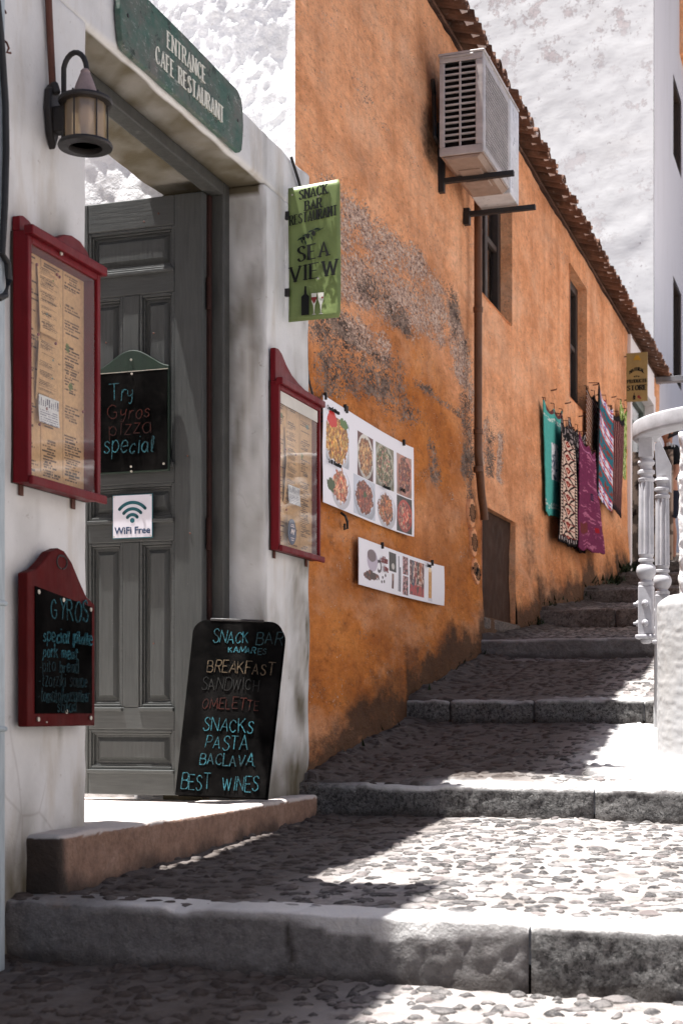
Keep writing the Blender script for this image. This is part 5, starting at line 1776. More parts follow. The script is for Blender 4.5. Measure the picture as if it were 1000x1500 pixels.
# ================================================================== POSTERS
def dish(c, u, v, cu, cv, ru, rv, food, rim=(.80, .80, .82), seed=0, rough=.5, bg=None, box=None):
    if box is not None:
        a, b, d, e = box
        m_ = (u > a) & (u < b) & (v > d) & (v < e)
        c = over(c, m_, bg)
    else:
        m_ = np.ones_like(u, bool)
    d = np.hypot((u - cu) / ru, (v - cv) / rv)
    c = np.where((m_ & (np.hypot((u - cu - .006) / (ru * 1.08), (v - cv + .02) / (rv * 1.08)) < 1))[..., None], c * .80, c)
    c = over(c, (d < 1.0) & m_, rim)
    c = np.where((m_ & (d < 1.0) & (d > .86))[..., None], c * (.82 + .18 * np.clip((v - cv) / rv + .5, 0, 1))[..., None], c)
    w = d + (fbm(u * 60, v * 22, seed) - .5) * rough
    n1 = fbm(u * 110, v * 42, seed + 3, 4); n2 = fbm(u * 70 + 9, v * 26, seed + 5, 3)
    col = np.empty(u.shape + (3,)); col[:] = food[0]
    for k, f in enumerate(food[1:]):
        col = over(col, sstep(.50 + .05 * k, .56 + .05 * k, n1 if k % 2 == 0 else n2), f)
    sh = .35 + 1.15 * fbm(u * 95, v * 36, seed + 8, 5) - .30 * np.clip(d, 0, 1) ** 3
    col = col * np.clip(sh, .15, 1.5)[..., None]
    col = over(col, sstep(.66, .74, fbm(u * 130, v * 50, seed + 12, 3)) * .6, (.93, .86, .74))
    k = (w < .84) & m_
    return np.where(k[..., None], col, c)


def food_paint(u, v):
    c = np.empty(u.shape + (3,)); c[:] = (.885, .88, .90)
    y_, g_, r_, o_, br = (.80, .58, .18), (.25, .36, .14), (.72, .12, .08), (.74, .36, .12), (.36, .17, .08)
    # upper row
    c = dish(c, u, v, .135, .66, 0.1350, 0.2808, [(.74, .50, .16), (.84, .66, .30), (.66, .36, .10)], (.86, .87, .90), 1, .35, (.78, .80, .84), (.03, .255, .42, .86))
    rd = np.hypot((u - .085) / .050, (v - .82) / .085) + (fbm(u * 50, v * 20, 71) - .5) * .5
    c = over(c, rd < .9, (.76, .12, .08)); c = over(c, (np.hypot((u - .20) / .055, (v - .84) / .055) + (fbm(u * 50, v * 30, 72) - .5) * .8) < .8, (.28, .42, .16))
    c = dish(c, u, v, .435, .64, 0.0918, 0.2268, [(.72, .48, .26), (.82, .66, .42), (.56, .30, .12)], (.80, .78, .74), 2, .3, (.34, .13, .09), (.345, .525, .42, .86))
    c = dish(c, u, v, .655, .64, 0.1134, 0.2484, [(.36, .36, .20), (.80, .76, .66), (.24, .32, .12), (.62, .20, .12)], (.62, .62, .55), 3, .3, (.46, .44, .34), (.555, .765, .42, .86))
    c = dish(c, u, v, .895, .64, 0.0918, 0.2376, [(.46, .14, .09), (.60, .20, .12), (.30, .09, .06), (.66, .40, .20)], (.72, .48, .40), 4, .5, (.64, .50, .44), (.800, .975, .42, .86))
    # lower row
    c = dish(c, u, v, .165, .22, 0.0918, 0.1836, [(.78, .40, .26), (.86, .68, .50), (.66, .20, .12)], (.87, .87, .90), 5, .6)
    lf = np.hypot((u - .075) / .055, (v - .20) / .075) + (fbm(u * 60, v * 30, 73) - .5) * 1.0
    c = over(c, lf < .8, (.20, .28, .12))
    c = dish(c, u, v, .425, .22, 0.1166, 0.1998, [(.54, .20, .10), (.66, .32, .16), (.40, .12, .06)], (.76, .78, .82), 6, .3, (.74, .76, .80), (.30, .545, .02, .41))
    c = over(c, (np.hypot((u - .43) / .02, (v - .25) / .04) + (fbm(u * 90, v * 40, 3) - .5)) < .8, (.20, .30, .10))
    c = dish(c, u, v, .675, .20, 0.1026, 0.1836, [(.66, .34, .14), (.78, .50, .26), (.44, .18, .08), (.30, .22, .12)], (.83, .83, .86), 7, .7)
    c = dish(c, u, v, .895, .20, 0.0864, 0.1782, [(.72, .22, .14), (.82, .46, .34), (.46, .10, .07), (.74, .62, .50)], (.66, .20, .14), 8, .2, (.12, .09, .08), (.800, .978, .015, .405))
    return c


fp = empty("food_poster", "large white poster of eight food photos clipped to the orange wall", "poster", wallM(OX + .028, 5.93, .868))
W_, H_ = 1.345, .447


def pdef(amp, seed):
    def f(u, v, x, y, z):
        return x - .020 * np.clip(u - .9, 0, 1) * 10 * (np.abs(v - .5) * 2) ** 2 * .3, y - amp * np.sin(u * 6.0 + 1) * .5 - amp * (fbm(u * 3, v * 2, seed) - .5) - .01 * np.clip(u - .93, 0, 1) * 10, z - .004 * np.sin(u * 3)
    return f


panel("sheet", W_, H_, 420, 170, food_paint, M["print"], fp, deform=pdef(.006, 5), thick=.0015)
mb = MB()
letters(mb, "Omelettes", .10, H_ * .885, .016, .14, 'sans', -.011, stroke=.0026)
letters(mb, "Grill Musaka", .12, H_ * .385, .016, .15, 'sans', -.011, stroke=.0026)
letters(mb, "Calamari", .86, H_ * .392, .016, .11, 'sans', -.011, stroke=.0026)
letters(mb, "Bifteki", 1.13, H_ * .445, .016, .08, 'sans', -.012, stroke=.0026)
mb.build("lettering", M["print_black"], fp)
mb = MB(); clips(mb, [(.02, H_), (.28, H_), (.30, H_ - .004), (1.18, H_)]); mb.build_each("clip", M["iron"], fp)


def drink_paint(u, v):
    c = np.empty(u.shape + (3,)); c[:] = (.885, .88, .90)
    def rect(a, b, d, e): return (u > a) & (u < b) & (v > d) & (v < e)
    # coffee cup with beans
    c = over(c, np.hypot((u - .135) / .055, (v - .60) / .24) < 1, (.70, .66, .72)); c = over(c, np.hypot((u - .128) / .046, (v - .70) / .13) < 1, (.42, .36, .38))
    hd = np.abs(np.hypot((u - .205) / .028, (v - .52) / .14) - .8) < .22
    c = over(c, hd & (u > .19), (.30, .27, .30))
    bn = np.hypot((u - .125) / .085, (v - .26) / .12) + (fbm(u * 70, v * 16, 41) - .5) * .9
    c = over(c, bn < .85, (.20, .12, .09)); c = over(c, (bn < .85) & (fbm(u * 90, v * 22, 42) > .56), (.46, .24, .18))
    for a, b in ((.245, .30), (.262, .22), (.235, .20), (.275, .36)): c = over(c, np.hypot((u - a) / .008, (v - b) / .035) < 1, (.16, .11, .10))
    # tall glasses
    c = over(c, rect(.315, .400, .50, .93), (.10, .09, .09)); c = over(c, np.hypot((u - .362) / .018, (v - .62) / .07) < 1, (.72, .70, .68))
    c = over(c, rect(.348, .372, .12, .46), (.30, .14, .12)); c = over(c, rect(.352, .368, .30, .46), (.56, .42, .36))
    c = over(c, rect(.425, .436, .10, .90), (.30, .28, .34)); c = over(c, rect(.442, .456, .10, .66), (.22, .20, .26))
    # two stacked photos
    for (d, e, sd) in ((.52, .94, 43), (.05, .49, 44)):
        m_ = rect(.478, .545, d, e)
        n = fbm(u * 120, v * 22, sd)
        cc = np.where((n > .55)[..., None], np.array((.70, .55, .55)), np.where((n > .47)[..., None], np.array((.55, .12, .14)), np.array((.14, .12, .15))))
        c = np.where(m_[..., None], cc, c)
    m_ = rect(.562, .745, .10, .92)
    st = np.floor((u - .562) / .0305)
    cols = np.array([(.30, .12, .14), (.14, .22, .30), (.50, .10, .10), (.20, .13, .10), (.60, .30, .12), (.34, .08, .10)])
    cc = cols[np.clip(st, 0, 5).astype(int)] * (.55 + .9 * fbm(u * 60, v * 16, 45))[..., None]
    n = fbm(u * 100, v * 14, 46)
    cc = np.where((n > .62)[..., None], np.array((.80, .68, .62)), cc)
    cc = np.where(((v < .34) & (n > .48))[..., None], np.array((.64, .16, .18)), cc)
    c = np.where(m_[..., None], cc, c)
    c = over(c, rect(.800, .842, .08, .80), (.70, .48, .18)); c = over(c, rect(.806, .836, .08, .78) & (fbm(u * 200, v * 20, 47) > .5), (.80, .60, .30)); c = over(c, rect(.795, .850, .04, .12), (.78, .77, .80)); c = over(c, rect(.803, .838, .76, .86), (.86, .76, .60))
    return c


dpz = empty("drinks_poster", "narrow white poster of coffee and drinks below the food poster", "poster", wallM(OX + .034, 6.395, .560))
W_, H_ = 1.455, .212
panel("sheet", W_, H_, 430, 90, drink_paint, M["print"], dpz, deform=pdef(.004, 9), thick=.004)
mb = MB(); letters(mb, "coffee", .350, .128, .030, .11, 'hand', -.009, stroke=.0045); letters(mb, "time", .385, .090, .030, .07, 'hand', -.009, stroke=.0045); mb.build("lettering", M["pin_red"], dpz)
mb = MB(); letters(mb, "Beers", 1.14, .180, .018, .06, 'sans', -.009, stroke=.0035); mb.build("lettering", M["print_black"], dpz)
mb = MB(); clips(mb, [(.34, H_ - .002), (1.22, H_ - .002)]); mb.build_each("clip", M["iron"], dpz)
m = MB(); m.tube([(OX + .01, 6.22, .86), (OX + .03, 6.22, .845), (OX + .035, 6.235, .82), (OX + .03, 6.25, .795), (OX + .02, 6.24, .79), (OX + .025, 6.225, .81)], .006, 8)
tag(m.build("wall_hook", M["iron"], None, smooth=True), "small black iron hook between the two posters", "hook")

# ================================================================== HANGING TEXTILES
def base(u, c): 
    a = np.empty(u.shape + (3,)); a[:] = c
    return a


def weave(c, u, v, k=.16, seed=1):
    return c * (1 - k / 2 + k * fbm(u * 30, v * 120, seed))[..., None]


def p_teal(u, v):
    c = base(u, (.27, .58, .55))
    m_ = (u > .32) & (u < .68) & (v > .32) & (v < .66)
    c = over(c, m_, (.74, .76, .78)); c = over(c, m_ & (fbm(u * 16, v * 26, 3) > .60), (.32, .38, .44))
    b = (((v > .06) & (v < .11)) | ((v > .86) & (v < .90))) & (fbm(u * 26, v * 60, 4) > .52)
    c = over(c, b, (.70, .74, .72)); c = over(c, (u > .84) & (fbm(u * 10, v * 34, 6) > .60), (.40, .16, .22))
    c = over(c, (v > .95) & (fbm(u * 8, v * 10, 9) > .45), (.34, .18, .18))
    return weave(c, u, v)


def p_diamond(u, v):
    c = base(u, (.74, .66, .60))
    t = (v * 9) % 1.0
    x = np.abs(u - .5) * 2
    dia = np.abs(t - .5) * 2 * .55 + x
    k = np.floor(v * 9)
    c = over(c, (np.abs(dia - .62) < .10), (.10, .06, .07)); c = over(c, dia < .30, (.46, .06, .06)); c = over(c, dia < .13, (.78, .60, .50))
    zz = np.abs(((v * 40) % 1.0) - .5) * 2
    c = over(c, (x > .66) & (zz * .3 + .68 > x), (.13, .08, .09)); c = over(c, (x > .92), (.08, .05, .05))
    c = over(c, ((v * 18) % 1.0 < .12) & (x < .7), (.42, .09, .08))
    c = over(c, (v < .055) | (v > .86), (.045, .035, .04)); c = over(c, (v > .86) & (fbm(u * 12, v * 40, 2) > .60), (.50, .46, .46))
    c = over(c, (v < .05) & (np.sin(u * 60) > .6) & (v > .02), (.62, .58, .58))
    return weave(c, u, v)


def p_black(u, v):
    c = base(u, (.07, .045, .05)); c = over(c, (fbm(u * 14, v * 50, 12) > .62) & (v > .62), (.52, .50, .50)); c = over(c, (fbm(u * 10, v * 20, 13) > .60) & (v < .6), (.17, .05, .06))
    return weave(c, u, v, .3)


def p_purple(u, v):
    c = base(u, (.37, .13, .255)); n = fbm(u * 4, v * 70, 14)
    c = over(c, (n > .60) & (fbm(u * 9, v * 14, 15) > .48), (.58, .34, .44))
    c = over(c, (u > .62) & (u < .82) & (v > .19) & (v < .235), (.50, .04, .10)); c = over(c, (u > .08) & (u < .36) & (v > .15) & (v < .235), (.36, .15, .15))
    c = over(c, (u > .48) & (u < .60) & (v > .48) & (v < .545), (.10, .08, .14)); c = over(c, (u > .515) & (u < .57) & (v > .49) & (v < .535), (.30, .14, .28))
    c = over(c, np.abs(v - .93) < .006, (.62, .40, .52))
    return weave(c, u, v, .25)


def p_brown(u, v):
    c = base(u, (.28, .14, .09)); t = v * 12 + u * 3.2
    s = (t % 1.0)
    c = over(c, s < .16, (.78, .72, .68)); c = over(c, (s > .45) & (s < .55), (.60, .40, .20)); c = over(c, u > .86, (.06, .04, .04)); c = over(c, v > .93, (.06, .04, .04))
    return weave(c, u, v, .3)


def p_multi(u, v):
    c = base(u, (.10, .36, .42)); t = (v * 3.2 + u * .28)
    k = t % 1.0
    c = over(c, (k > .10) & (k < .52), (.74, .74, .78))
    x = ((u * 3) % 1.0)
    c = over(c, (k > .10) & (k < .52) & (np.abs(x - .5) + np.abs(((k * 9) % 1) - .5) < .40), (.40, .22, .50))
    for a in (.05, .55, .30): c = over(c, np.abs(k - a) < .030, (.68, .20, .12))
    c = over(c, (np.abs(k - .78) < .10) & (fbm(u * 10, v * 30, 20) > .55), (.46, .20, .16))
    c = over(c, u < .10, (.05, .05, .06))
    return weave(c, u, v, .3)


def p_stripe(u, v):
    c = base(u, (.27, .075, .09)); t = (u * 9 + v * 3.0)
    s = t % 1.0
    c = over(c, s < .14, (.66, .52, .50)); c = over(c, (s > .5) & (s < .62), (.12, .04, .06))
    c = over(c, (v < .17) & (v > .05) & (np.sin(v * 240) > .5), (.10, .05, .07)); c = over(c, v < .05, (.10, .05, .08)); c = over(c, v > .93, (.07, .04, .05))
    return weave(c, u, v, .3)


def p_green(u, v):
    c = base(u, (.40, .50, .20)); n = fbm(u * 9, v * 22, 30)
    c = over(c, n > .56, (.60, .66, .42)); c = over(c, (n < .36), (.20, .28, .08)); c = over(c, np.abs(fbm(u * 6, v * 12, 31) - .5) < .02, (.80, .80, .66))
    return weave(c, u, v, .3)


RUGS = [  # four picture corners TL TR BR BL, distance from the wall, look, waviness, label
    ((797, 583), (824, 601), (827, 765), (800, 752), .035, p_teal, .5, "teal rug with a pale rectangle, leftmost of the rugs on the orange wall"),
    ((834, 612), (856, 634), (858, 812), (832, 800), .030, p_black, 1.2, "black fringed rug hanging behind the white patterned rug"),
    ((822, 606), (841, 628), (847, 802), (818, 790), .085, p_diamond, .8, "white rug with red and black diamond pattern beside the teal rug"),
    ((850, 632), (872, 662), (886, 812), (847, 803), .100, p_purple, 1.0, "long purple rug with a small dark patch"),
    ((860, 566), (880, 580), (884, 722), (859, 648), .040, p_brown, .8, "brown and white diagonally striped rug nearest the second window"),
    ((876, 560), (897, 598), (896, 748), (873, 728), .095, p_multi, .8, "teal and white banded rug with orange lines"),
    ((895, 594), (915, 612), (910, 756), (892, 738), .075, p_stripe, .8, "maroon finely striped rug right of the teal banded rug"),
    ((909, 585), (918, 600), (918, 702), (908, 694), .050, p_green, 1.0, "green patterned runner under the store sign"),
]
for i, (tl, tr, br, bl, off, pf, wav, lab) in enumerate(RUGS):
    wav *= .45
    X = OX + off
    C4 = [np.array(onX(p[0], p[1], X)) for p in (tl, tr, br, bl)]
    Y0 = C4[0][1]; Zb = C4[3][2]
    r = empty("rug", lab, "rug", wallM(X, Y0, Zb), "rugs hung for sale on the orange wall")
    L4 = [(c[1] - Y0, c[2] - Zb) for c in C4]

    def dfm(u, v, x, y, z, L4=L4, s=i, off=off, wav=wav):
        a = np.array(L4)
        top = a[0] * (1 - u[..., None]) + a[1] * u[..., None]; bot = a[3] * (1 - u[..., None]) + a[2] * u[..., None]
        p = bot * (1 - v[..., None]) + top * v[..., None]
        sag = .030 * np.sin(np.pi * u) * v ** 3 + .045 * np.abs(np.sin(2 * np.pi * u)) * v ** 8
        fold = np.sin(u * 7.0 + s * 2 + v * 1.3) * .014 * wav + (fbm(u * 2.5, v * 4, 600 + s) - .5) * .035 * wav
        edge = (fbm(v * 7, v * 0 + s, 620 + s) - .5) * .10 * wav
        return p[..., 0] + edge, np.minimum(fold, off - .012), p[..., 1] - sag + (fbm(u * 6, v * 0, 640 + s) - .5) * .05 * (1 - v)
    panel("cloth", 1, 1, 70, 240, pf, M["textile"], r, deform=dfm, thick=.008)
    mb = MB()
    for q in (0.04, .5, .96):
        a = np.array(L4[0]) * (1 - q) + np.array(L4[1]) * q
        mb.tube([(a[0], off - .01, a[1] + .012), (a[0], .0, a[1] + .006), (a[0], -.004, a[1] - .015 - .04 * math.sin(math.pi * q))], .0035, 6)
    mb.build_each("hook", M["rust_iron"], r)
m = MB()
for (px, py) in ((806, 572), (827, 591), (847, 610), (868, 564), (895, 582)):
    p = onX(px, py, OX + .01)
    m = MB(); m.tube([p, (p[0] + .04, p[1], p[2] + .004), (p[0] + .046, p[1], p[2] + .012)], .005, 6)
    tag(m.build("nail", M["rust_iron"], None, smooth=True), "rusty nail sticking out of the orange wall above the rugs", "nail", "nails above the rugs")
# things shown in the shop doorway
def p_cloth(u, v):
    c = base(u, (.34, .30, .27)); n = fbm(u * 7, v * 10, 77)
    c = over(c, n > .56, (.56, .50, .45)); return over(c, n < .38, (.12, .09, .09))


dc = empty("shop_cloth", "grey flowered cloth hanging in the far shop doorway", "cloth", frontM(-2.20, 15.9, 1.55))
panel("cloth", .42, 1.15, 40, 90, p_cloth, M["textile"], dc, deform=lambda u, v, x, y, z: (x, y + .03 * np.sin(u * 12), z), thick=.008)

# ================================================================== RIGHT SIDE: WHITE WALL END, RAILING, ROUGH PIER
def capsule(cx, cy, rr, x1, n=40):
    pts = []
    for k in range(n + 1):
        a = math.pi / 2 + math.pi * k / n
        pts.append((cx + rr * math.cos(a), cy + rr * math.sin(a)))
    return pts


pe = empty("round_wall_end", "low white plastered wall with a rounded end and flared foot", "wall", frontM(0, 0, 0))
CX, CY, CR = -.515, 6.36, .262
zl = np.concatenate([np.linspace(-.36, -.20, 26), np.linspace(-.19, .425, 90), .47 - .045 * np.cos(np.linspace(0, 1, 9) * 0) * np.array([.8, .6, .42, .28, .17, .09, .04, .01, 0])])
nth = 150
an = np.linspace(math.pi * .5, math.pi * 1.5, nth)
ext = np.linspace(2.0, CX + .02, 70)
rad = lambda z: CR + np.where(z < -.17, .18 * sstep(-.17, -.30, z) ** 1.5, 0) - np.where(z > .42, .05 * ((z - .42) / .05) ** 2.2, 0)
ZZ = np.repeat(zl[None], nth + 140, 0)
ring_x = np.concatenate([ext, CX + 0 * an, ext[::-1]]); nxm = np.concatenate([0 * ext, np.cos(an), 0 * ext]); nym = np.concatenate([0 * ext + 1, np.sin(an), 0 * ext - 1])
rr = rad(ZZ)
wv = (fbm(ring_x[:, None] * 30 + np.cumsum(np.abs(nxm) * .0)[:, None] + np.arange(nth + 140)[:, None] * .16, ZZ * 55, 700, 3) - .5) * .0045 + (fbm(np.arange(nth + 140)[:, None] * .05 + ring_x[:, None] * 6, ZZ * 6, 701) - .5) * .009
rr = rr + wv
P = np.stack([ring_x[:, None] + nxm[:, None] * rr, CY + nym[:, None] * rr, ZZ + 0 * rr], -1)
grid("plaster_body", P, M["white_clean"], pe, flip=True, attrs={"dirt_shade": np.zeros(ZZ.shape)})
m = MB(); m.prismz([(2.0, CY + CR - .05)] + capsule(CX, CY, CR - .05, 2.0) + [(2.0, CY - CR + .05)], .44, .468)
m.build("coping", M["white_clean"], pe)
gb = GB(); gb.box(-.885, 1.6, 7.09, 7.17, -.30, .31, .03, .012, .005, 7, "", 31)
o = gb.build("low_wall", M["white_clean"], None, {"dirt_shade": lambda P: P[:, 0] * 0})
tag(o, "narrow white wall behind the round wall end that carries the railing", "wall")
gb = GB(); gb.box(-.995, 1.6, 9.16, 9.50, .0, 1.665, .016, .02, .022, 13, "", 33)
o = gb.build("rough_pier", M["rough_white"], None, {"dirt_shade": lambda P: P[:, 0] * 0})
tag(o, "thickly whitewashed rough stone pier behind the railing", "wall")

gb = GB(); gb.box(-.52, 3.6, 9.52, 21.5, .0, 5.0, .25, .02, .012, 3, "z-", 35)  # unseen house, added to bounce sunlight onto the upper street
o = gb.build("corner_bounce_house", M["white_far"], None, {"dirt_shade": lambda P: P[:, 0] * 0})
tag(o, "unseen white house behind the rough pier, added to bounce light onto the upper street", "building")
rl_ = empty("railing", "white painted metal railing with fluted balusters and a curved handrail", "railing", frontM(0, 0, 0))
path = [Vector(p) for p in [(.9, 6.55, 1.295), (.0, 6.62, 1.295), (-.45, 6.70, 1.295), (-.70, 6.80, 1.295), (-.84, 6.92, 1.294), (-.912, 7.04, 1.291), (-.915, 7.13, 1.290)]]
sm = []
for i in range(len(path) - 1):
    p0, p1, p2, p3 = path[max(i - 1, 0)], path[i], path[i + 1], path[min(i + 2, len(path) - 1)]
    for k in range(8):
        t = k / 8
        sm.append(.5 * (2 * p1 + (p2 - p0) * t + (2 * p0 - 5 * p1 + 4 * p2 - p3) * t * t + (3 * p1 - p0 - 3 * p2 + p3) * t ** 3))
sm.append(path[-1])
prof = []
for (cx, cz, a0) in ((.048, .028, 0), (-.048, .028, 90), (-.048, -.028, 180), (.048, -.028, 270)):
    for k in range(4):
        a = R(a0 + 30 * k); prof.append((cx + .012 * math.cos(a), cz + .012 * math.sin(a)))
m = MB(); N = len(prof); vs = []; fs = []
for i, p in enumerate(sm):
    d = (sm[min(i + 1, len(sm) - 1)] - sm[max(i - 1, 0)]).normalized()
    s = Vector((d.y, -d.x, 0)).normalized()
    for (a, b) in prof: vs.append(p + s * a + Vector((0, 0, b)))
for i in range(len(sm) - 1):
    for k in range(N): fs.append((i * N + k, i * N + (k + 1) % N, (i + 1) * N + (k + 1) % N, (i + 1) * N + k))
fs.append(tuple(range(N))); fs.append(tuple(range(len(sm) * N - 1, (len(sm) - 1) * N - 1, -1)))
m.add(vs, fs); m.build("handrail", M["rail_white"], rl_, smooth=True, angle=50)


def baluster(x, y, short=False):
    z0 = .335; t = 1.262
    b = MB()
    pr = [(.030, .235), (.036, .240), (.037, .252), (.030, .258), (.027, .266), (.034, .274), (.043, .290), (.046, .308), (.042, .326), (.030, .338), (.028, .346), (.036, .350), (.036, .360), (.030, .366), (.034, .375), (.036, .384)]
    b.lathe([(r, z) for r, z in pr], (x, y, z0), 24)
    b.lathe([(.036, .384), (.0365, .40), (.034, .71), (.033, .715)], (x, y, z0), 60, flute=10, fd=.20)
    pr2 = [(.030, .715), (.036, .720), (.038, .732), (.030, .740), (.030, .750), (.040, .756), (.040, .768), (.028, .776), (.028, .790), (.036, .796), (.040, .806), (.036, .816), (.030, .820), (.030, .832)]
    b.lathe(pr2, (x, y, z0), 24)
    if short:
        p0, p1, p2, p3, p4 = [onT(px, py, 7.56) for px, py in ((961, 655), (967, 646), (985, 684), (985, 724), (964, 716))]
        pl = [p4, p3, p2, p1, p0]
        b.add([(q[0], y - .02, q[2]) for q in pl] + [(q[0], y + .02, q[2]) for q in pl], [tuple(range(5)), tuple(range(9, 4, -1))] + [(i, i + 5, (i + 1) % 5 + 5, (i + 1) % 5) for i in range(5)])
    else:
        b.box(x - .031, x + .031, y - .031, y + .031, z0 + .832, t)
    bb = b.build("baluster", M["rail_white"], rl_, smooth=True, angle=40)
    q = MB()
    q.box(x - .034, x + .034, y - .034, y + .034, z0 + .012, z0 + .238)
    q.box(x - .046, x + .046, y - .046, y + .046, z0 - .008, z0 + .012); q.lathe([(.018, -.030), (.024, -.024), (.030, -.008)], (x, y, z0), 16)
    q.build("foot_block", M["rail_white"], bb, .006)
    q = MB()
    for z in (z0 + .065, z0 + .155):
        n0 = len(q.v)
        q.lathe([(.016, 0), (.016, .006), (.012, .012), (.007, .013), (.006, .024), (.002, .026)], (0, 0, 0), 12)
        for j in range(n0, len(q.v)):
            a, c, d = q.v[j]; q.v[j] = (x + a, y - .034 - d, z + c)
        n0 = len(q.v)
        q.lathe([(.016, 0), (.016, .006), (.012, .012), (.007, .013), (.006, .024), (.002, .026)], (0, 0, 0), 12)
        for j in range(n0, len(q.v)):
            a, c, d = q.v[j]; q.v[j] = (x - .034 - d, y + a, z + c)
    q.build_each("bolt", M["rail_white"], bb, smooth=True)


baluster(-.912, 7.045)
baluster(-.907, 7.62, True)

# ================================================================== PERSON
pp = onT(979, 824, 17.0)
gz = ground_z(pp[1])
per = empty("person", "person in a black T-shirt with white print and dark shorts standing behind the railing", "person", Matrix.Translation((pp[0], pp[1], gz)) @ Matrix.Rotation(R(-62), 4, 'Z') @ Matrix.Scale(.93, 4))


def skinned(name, verts, edges, mat, parent, sub=2, root=0):
    me = bpy.data.meshes.new(name)
    me.from_pydata([v[:3] for v in verts], edges, [])
    o = bpy.data.objects.new(name, me); link(o, parent)
    s = o.modifiers.new("skin", 'SKIN'); s.use_smooth_shade = True
    lay = me.skin_vertices if len(me.skin_vertices) else None
    if lay is None:
        bm = bmesh.new(); bm.from_mesh(me); bm.verts.layers.skin.verify(); bm.to_mesh(me); bm.free()
    for i, v in enumerate(verts):
        r = v[3]; r2 = v[4] if len(v) > 4 else r
        me.skin_vertices[0].data[i].radius = (r, r2)
        me.skin_vertices[0].data[i].use_root = (i == root)
    if sub:
        q = o.modifiers.new("sub", 'SUBSURF'); q.levels = sub; q.render_levels = sub
    me.materials.append(mat)
    return o


# local: faces -y, x to the person's left
B = [(0, 0, .88, .125, .10), (0, 0, 1.02, .115, .09), (0, -.005, 1.20, .135, .10), (0, 0, 1.34, .11, .085), (0, 0, 1.42, .05, .05), (0, -.01, 1.49, .052, .055), (0, -.018, 1.55, .074, .088), (0, -.012, 1.62, .072, .086), (0, -.005, 1.67, .045, .055)]
E = [(i, i + 1) for i in range(8)]
for s in (-1, 1):
    n = len(B)
    B += [(s * .15, 0, 1.35, .058), (s * .20, .02, 1.20, .045), (s * .215, .01, 1.06, .038), (s * .20, -.07, .93, .030), (s * .195, -.10, .84, .024, .034), (s * .19, -.115, .79, .020, .034)]
    E += [(3, n), (n, n + 1), (n + 1, n + 2), (n + 2, n + 3), (n + 3, n + 4), (n + 4, n + 5)]
    for f in range(4):
        k = len(B); dy = -.03 + .018 * f
        B += [(s * .187, -.125 + dy, .755, .009), (s * .183, -.128 + dy, .725 + .004 * abs(f - 1.5), .008), (s * .175, -.122 + dy, .700 + .006 * abs(f - 1.5), .007)]
        E += [(n + 5, k), (k, k + 1), (k + 1, k + 2)]
    k = len(B); B += [(s * .175, -.155, .80, .010), (s * .165, -.165, .77, .009)]; E += [(n + 4, k), (k, k + 1)]
    n = len(B)
    B += [(s * .09, 0, .80, .088), (s * .10, -.01, .62, .072), (s * .105, -.015, .48, .055), (s * .105, .015, .34, .055), (s * .105, .02, .16, .036), (s * .105, .02, .07, .036), (s * .115, -.06, .035, .034, .03), (s * .12, -.14, .025, .032, .022)]
    E += [(0, n)] + [(n + i, n + i + 1) for i in range(7)]
skinned("body", B, E, M["skin"], per)
HB = [(0, .012, 1.60, .080, .088), (0, .010, 1.66, .070, .080), (0, .008, 1.70, .045, .05), (0, .045, 1.53, .062, .045)]
skinned("hair", HB, [(0, 1), (1, 2), (0, 3)], M["hair"], per)
TB = [(0, 0, .90, .142, .115), (0, 0, 1.05, .135, .108), (0, -.005, 1.20, .150, .116), (0, 0, 1.34, .125, .098), (0, .0, 1.405, .066, .062)]
TE = [(0, 1), (1, 2), (2, 3), (3, 4)]
for s in (-1, 1):
    n = len(TB); TB += [(s * .155, 0, 1.345, .076), (s * .205, .02, 1.20, .070), (s * .212, .02, 1.14, .070)]; TE += [(3, n), (n, n + 1), (n + 1, n + 2)]
skinned("t_shirt", TB, TE, M["cloth_black"], per)
SB = [(0, 0, .93, .135, .11), (0, 0, .86, .14, .115)]; SE = [(0, 1)]
for s in (-1, 1):
    n = len(SB); SB += [(s * .09, 0, .76, .105), (s * .105, -.008, .60, .092), (s * .11, -.012, .50, .088)]; SE += [(1, n), (n, n + 1), (n + 1, n + 2)]
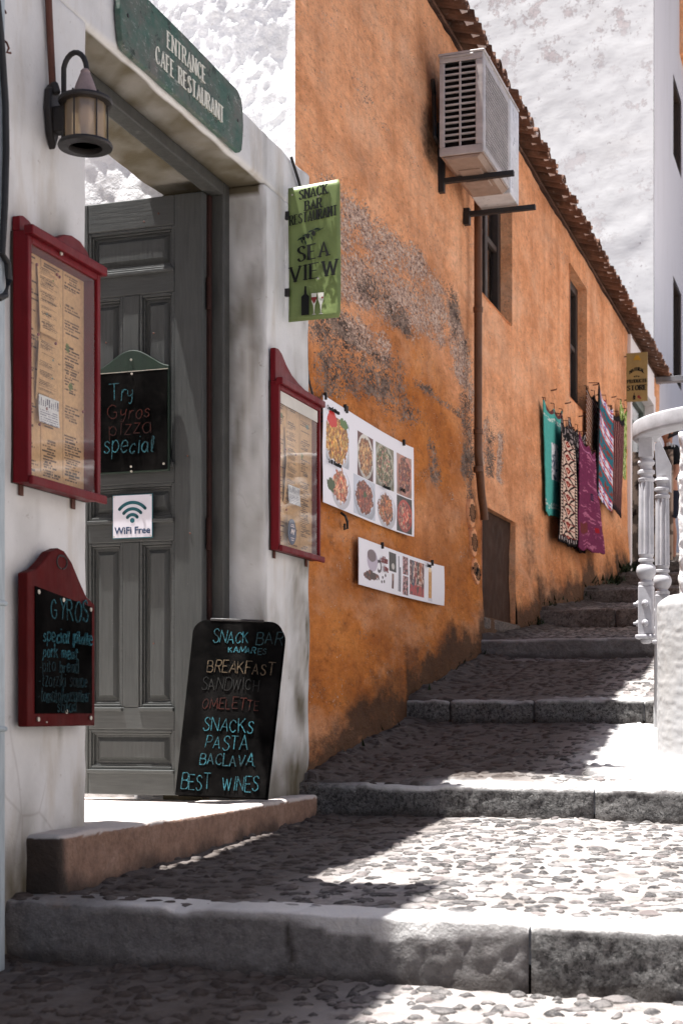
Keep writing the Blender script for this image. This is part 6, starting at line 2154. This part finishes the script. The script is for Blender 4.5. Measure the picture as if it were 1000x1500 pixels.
skinned("shorts", SB, SE, M["cloth_navy"], per)
for s in (-1, 1):
    skinned("shoe", [(s * .105, .03, .045, .048, .045), (s * .11, -.05, .045, .05, .040), (s * .12, -.16, .035, .044, .032)], [(0, 1), (1, 2)], M["cloth_black"], per)
m = MB()
for s in (-1, 1):
    m.lathe([(.004, -.03), (.016, -.02), (.020, 0), (.016, .022), (.006, .03)], (s * .080, .005, 1.575), 10)
m.build_each("ear", M["skin"], per, smooth=True)
m = MB(); m.lathe([(.012, -.022), (.016, -.012), (.010, .02), (.004, .035)], (0, -.108, 1.575), 10)
m.build("nose", M["skin"], per, smooth=True)
m = MB(); m.box(-.024, .024, -.104, -.092, 1.520, 1.528); m.build("mouth", M["pin_red"], per, .003)
m = MB()
for s in (-1, 1): m.disc(s * .030, 1.60, .010, -.100, 10, rz=.006, th=.01)
m.build_each("eye", M["hair"], per)
m = MB()
for s in (-1, 1):
    for q in range(3):
        m.box(s * .16 - .05, s * .16 + .05, -.075 + .03 * q, -.060 + .03 * q, 1.385 - .018 * q, 1.428 - .012 * q)
m.box(-.08, .08, -.140, -.125, 1.22, 1.30)
m.build_each("shirt_print", M["cloth_white"], per, bevel=.006)

# ================================================================== WEEDS along the wall foot
m = MB(); rg = random.Random(12)
for k in range(260):
    t = rg.random()
    if t < .55: y = rg.gauss(14.3, .7)
    elif t < .7: y = rg.gauss(10.3, .25)
    else: y = rg.uniform(5.9, 13)
    if y < 5.8 or y > 15.0: continue
    if 8.8 < y < 9.85: continue
    h = rg.uniform(.02, .07) * (1.2 if t < .55 else .6)
    x = OX + .03 + abs(rg.gauss(0, .035)); z = ground_z(y) + .02 + rg.uniform(0, .05)
    a = rg.uniform(0, 6.28); w = h * .22
    dx, dy = math.cos(a) * h * .6, math.sin(a) * h * .6
    m.add([(x - w * math.sin(a), y + w * math.cos(a), z), (x + w * math.sin(a), y - w * math.cos(a), z), (x + dx + abs(dx) * .2, y + dy, z + h)], [(0, 1, 2)])
tag(m.build("weeds", M["weed"]), kind="stuff")
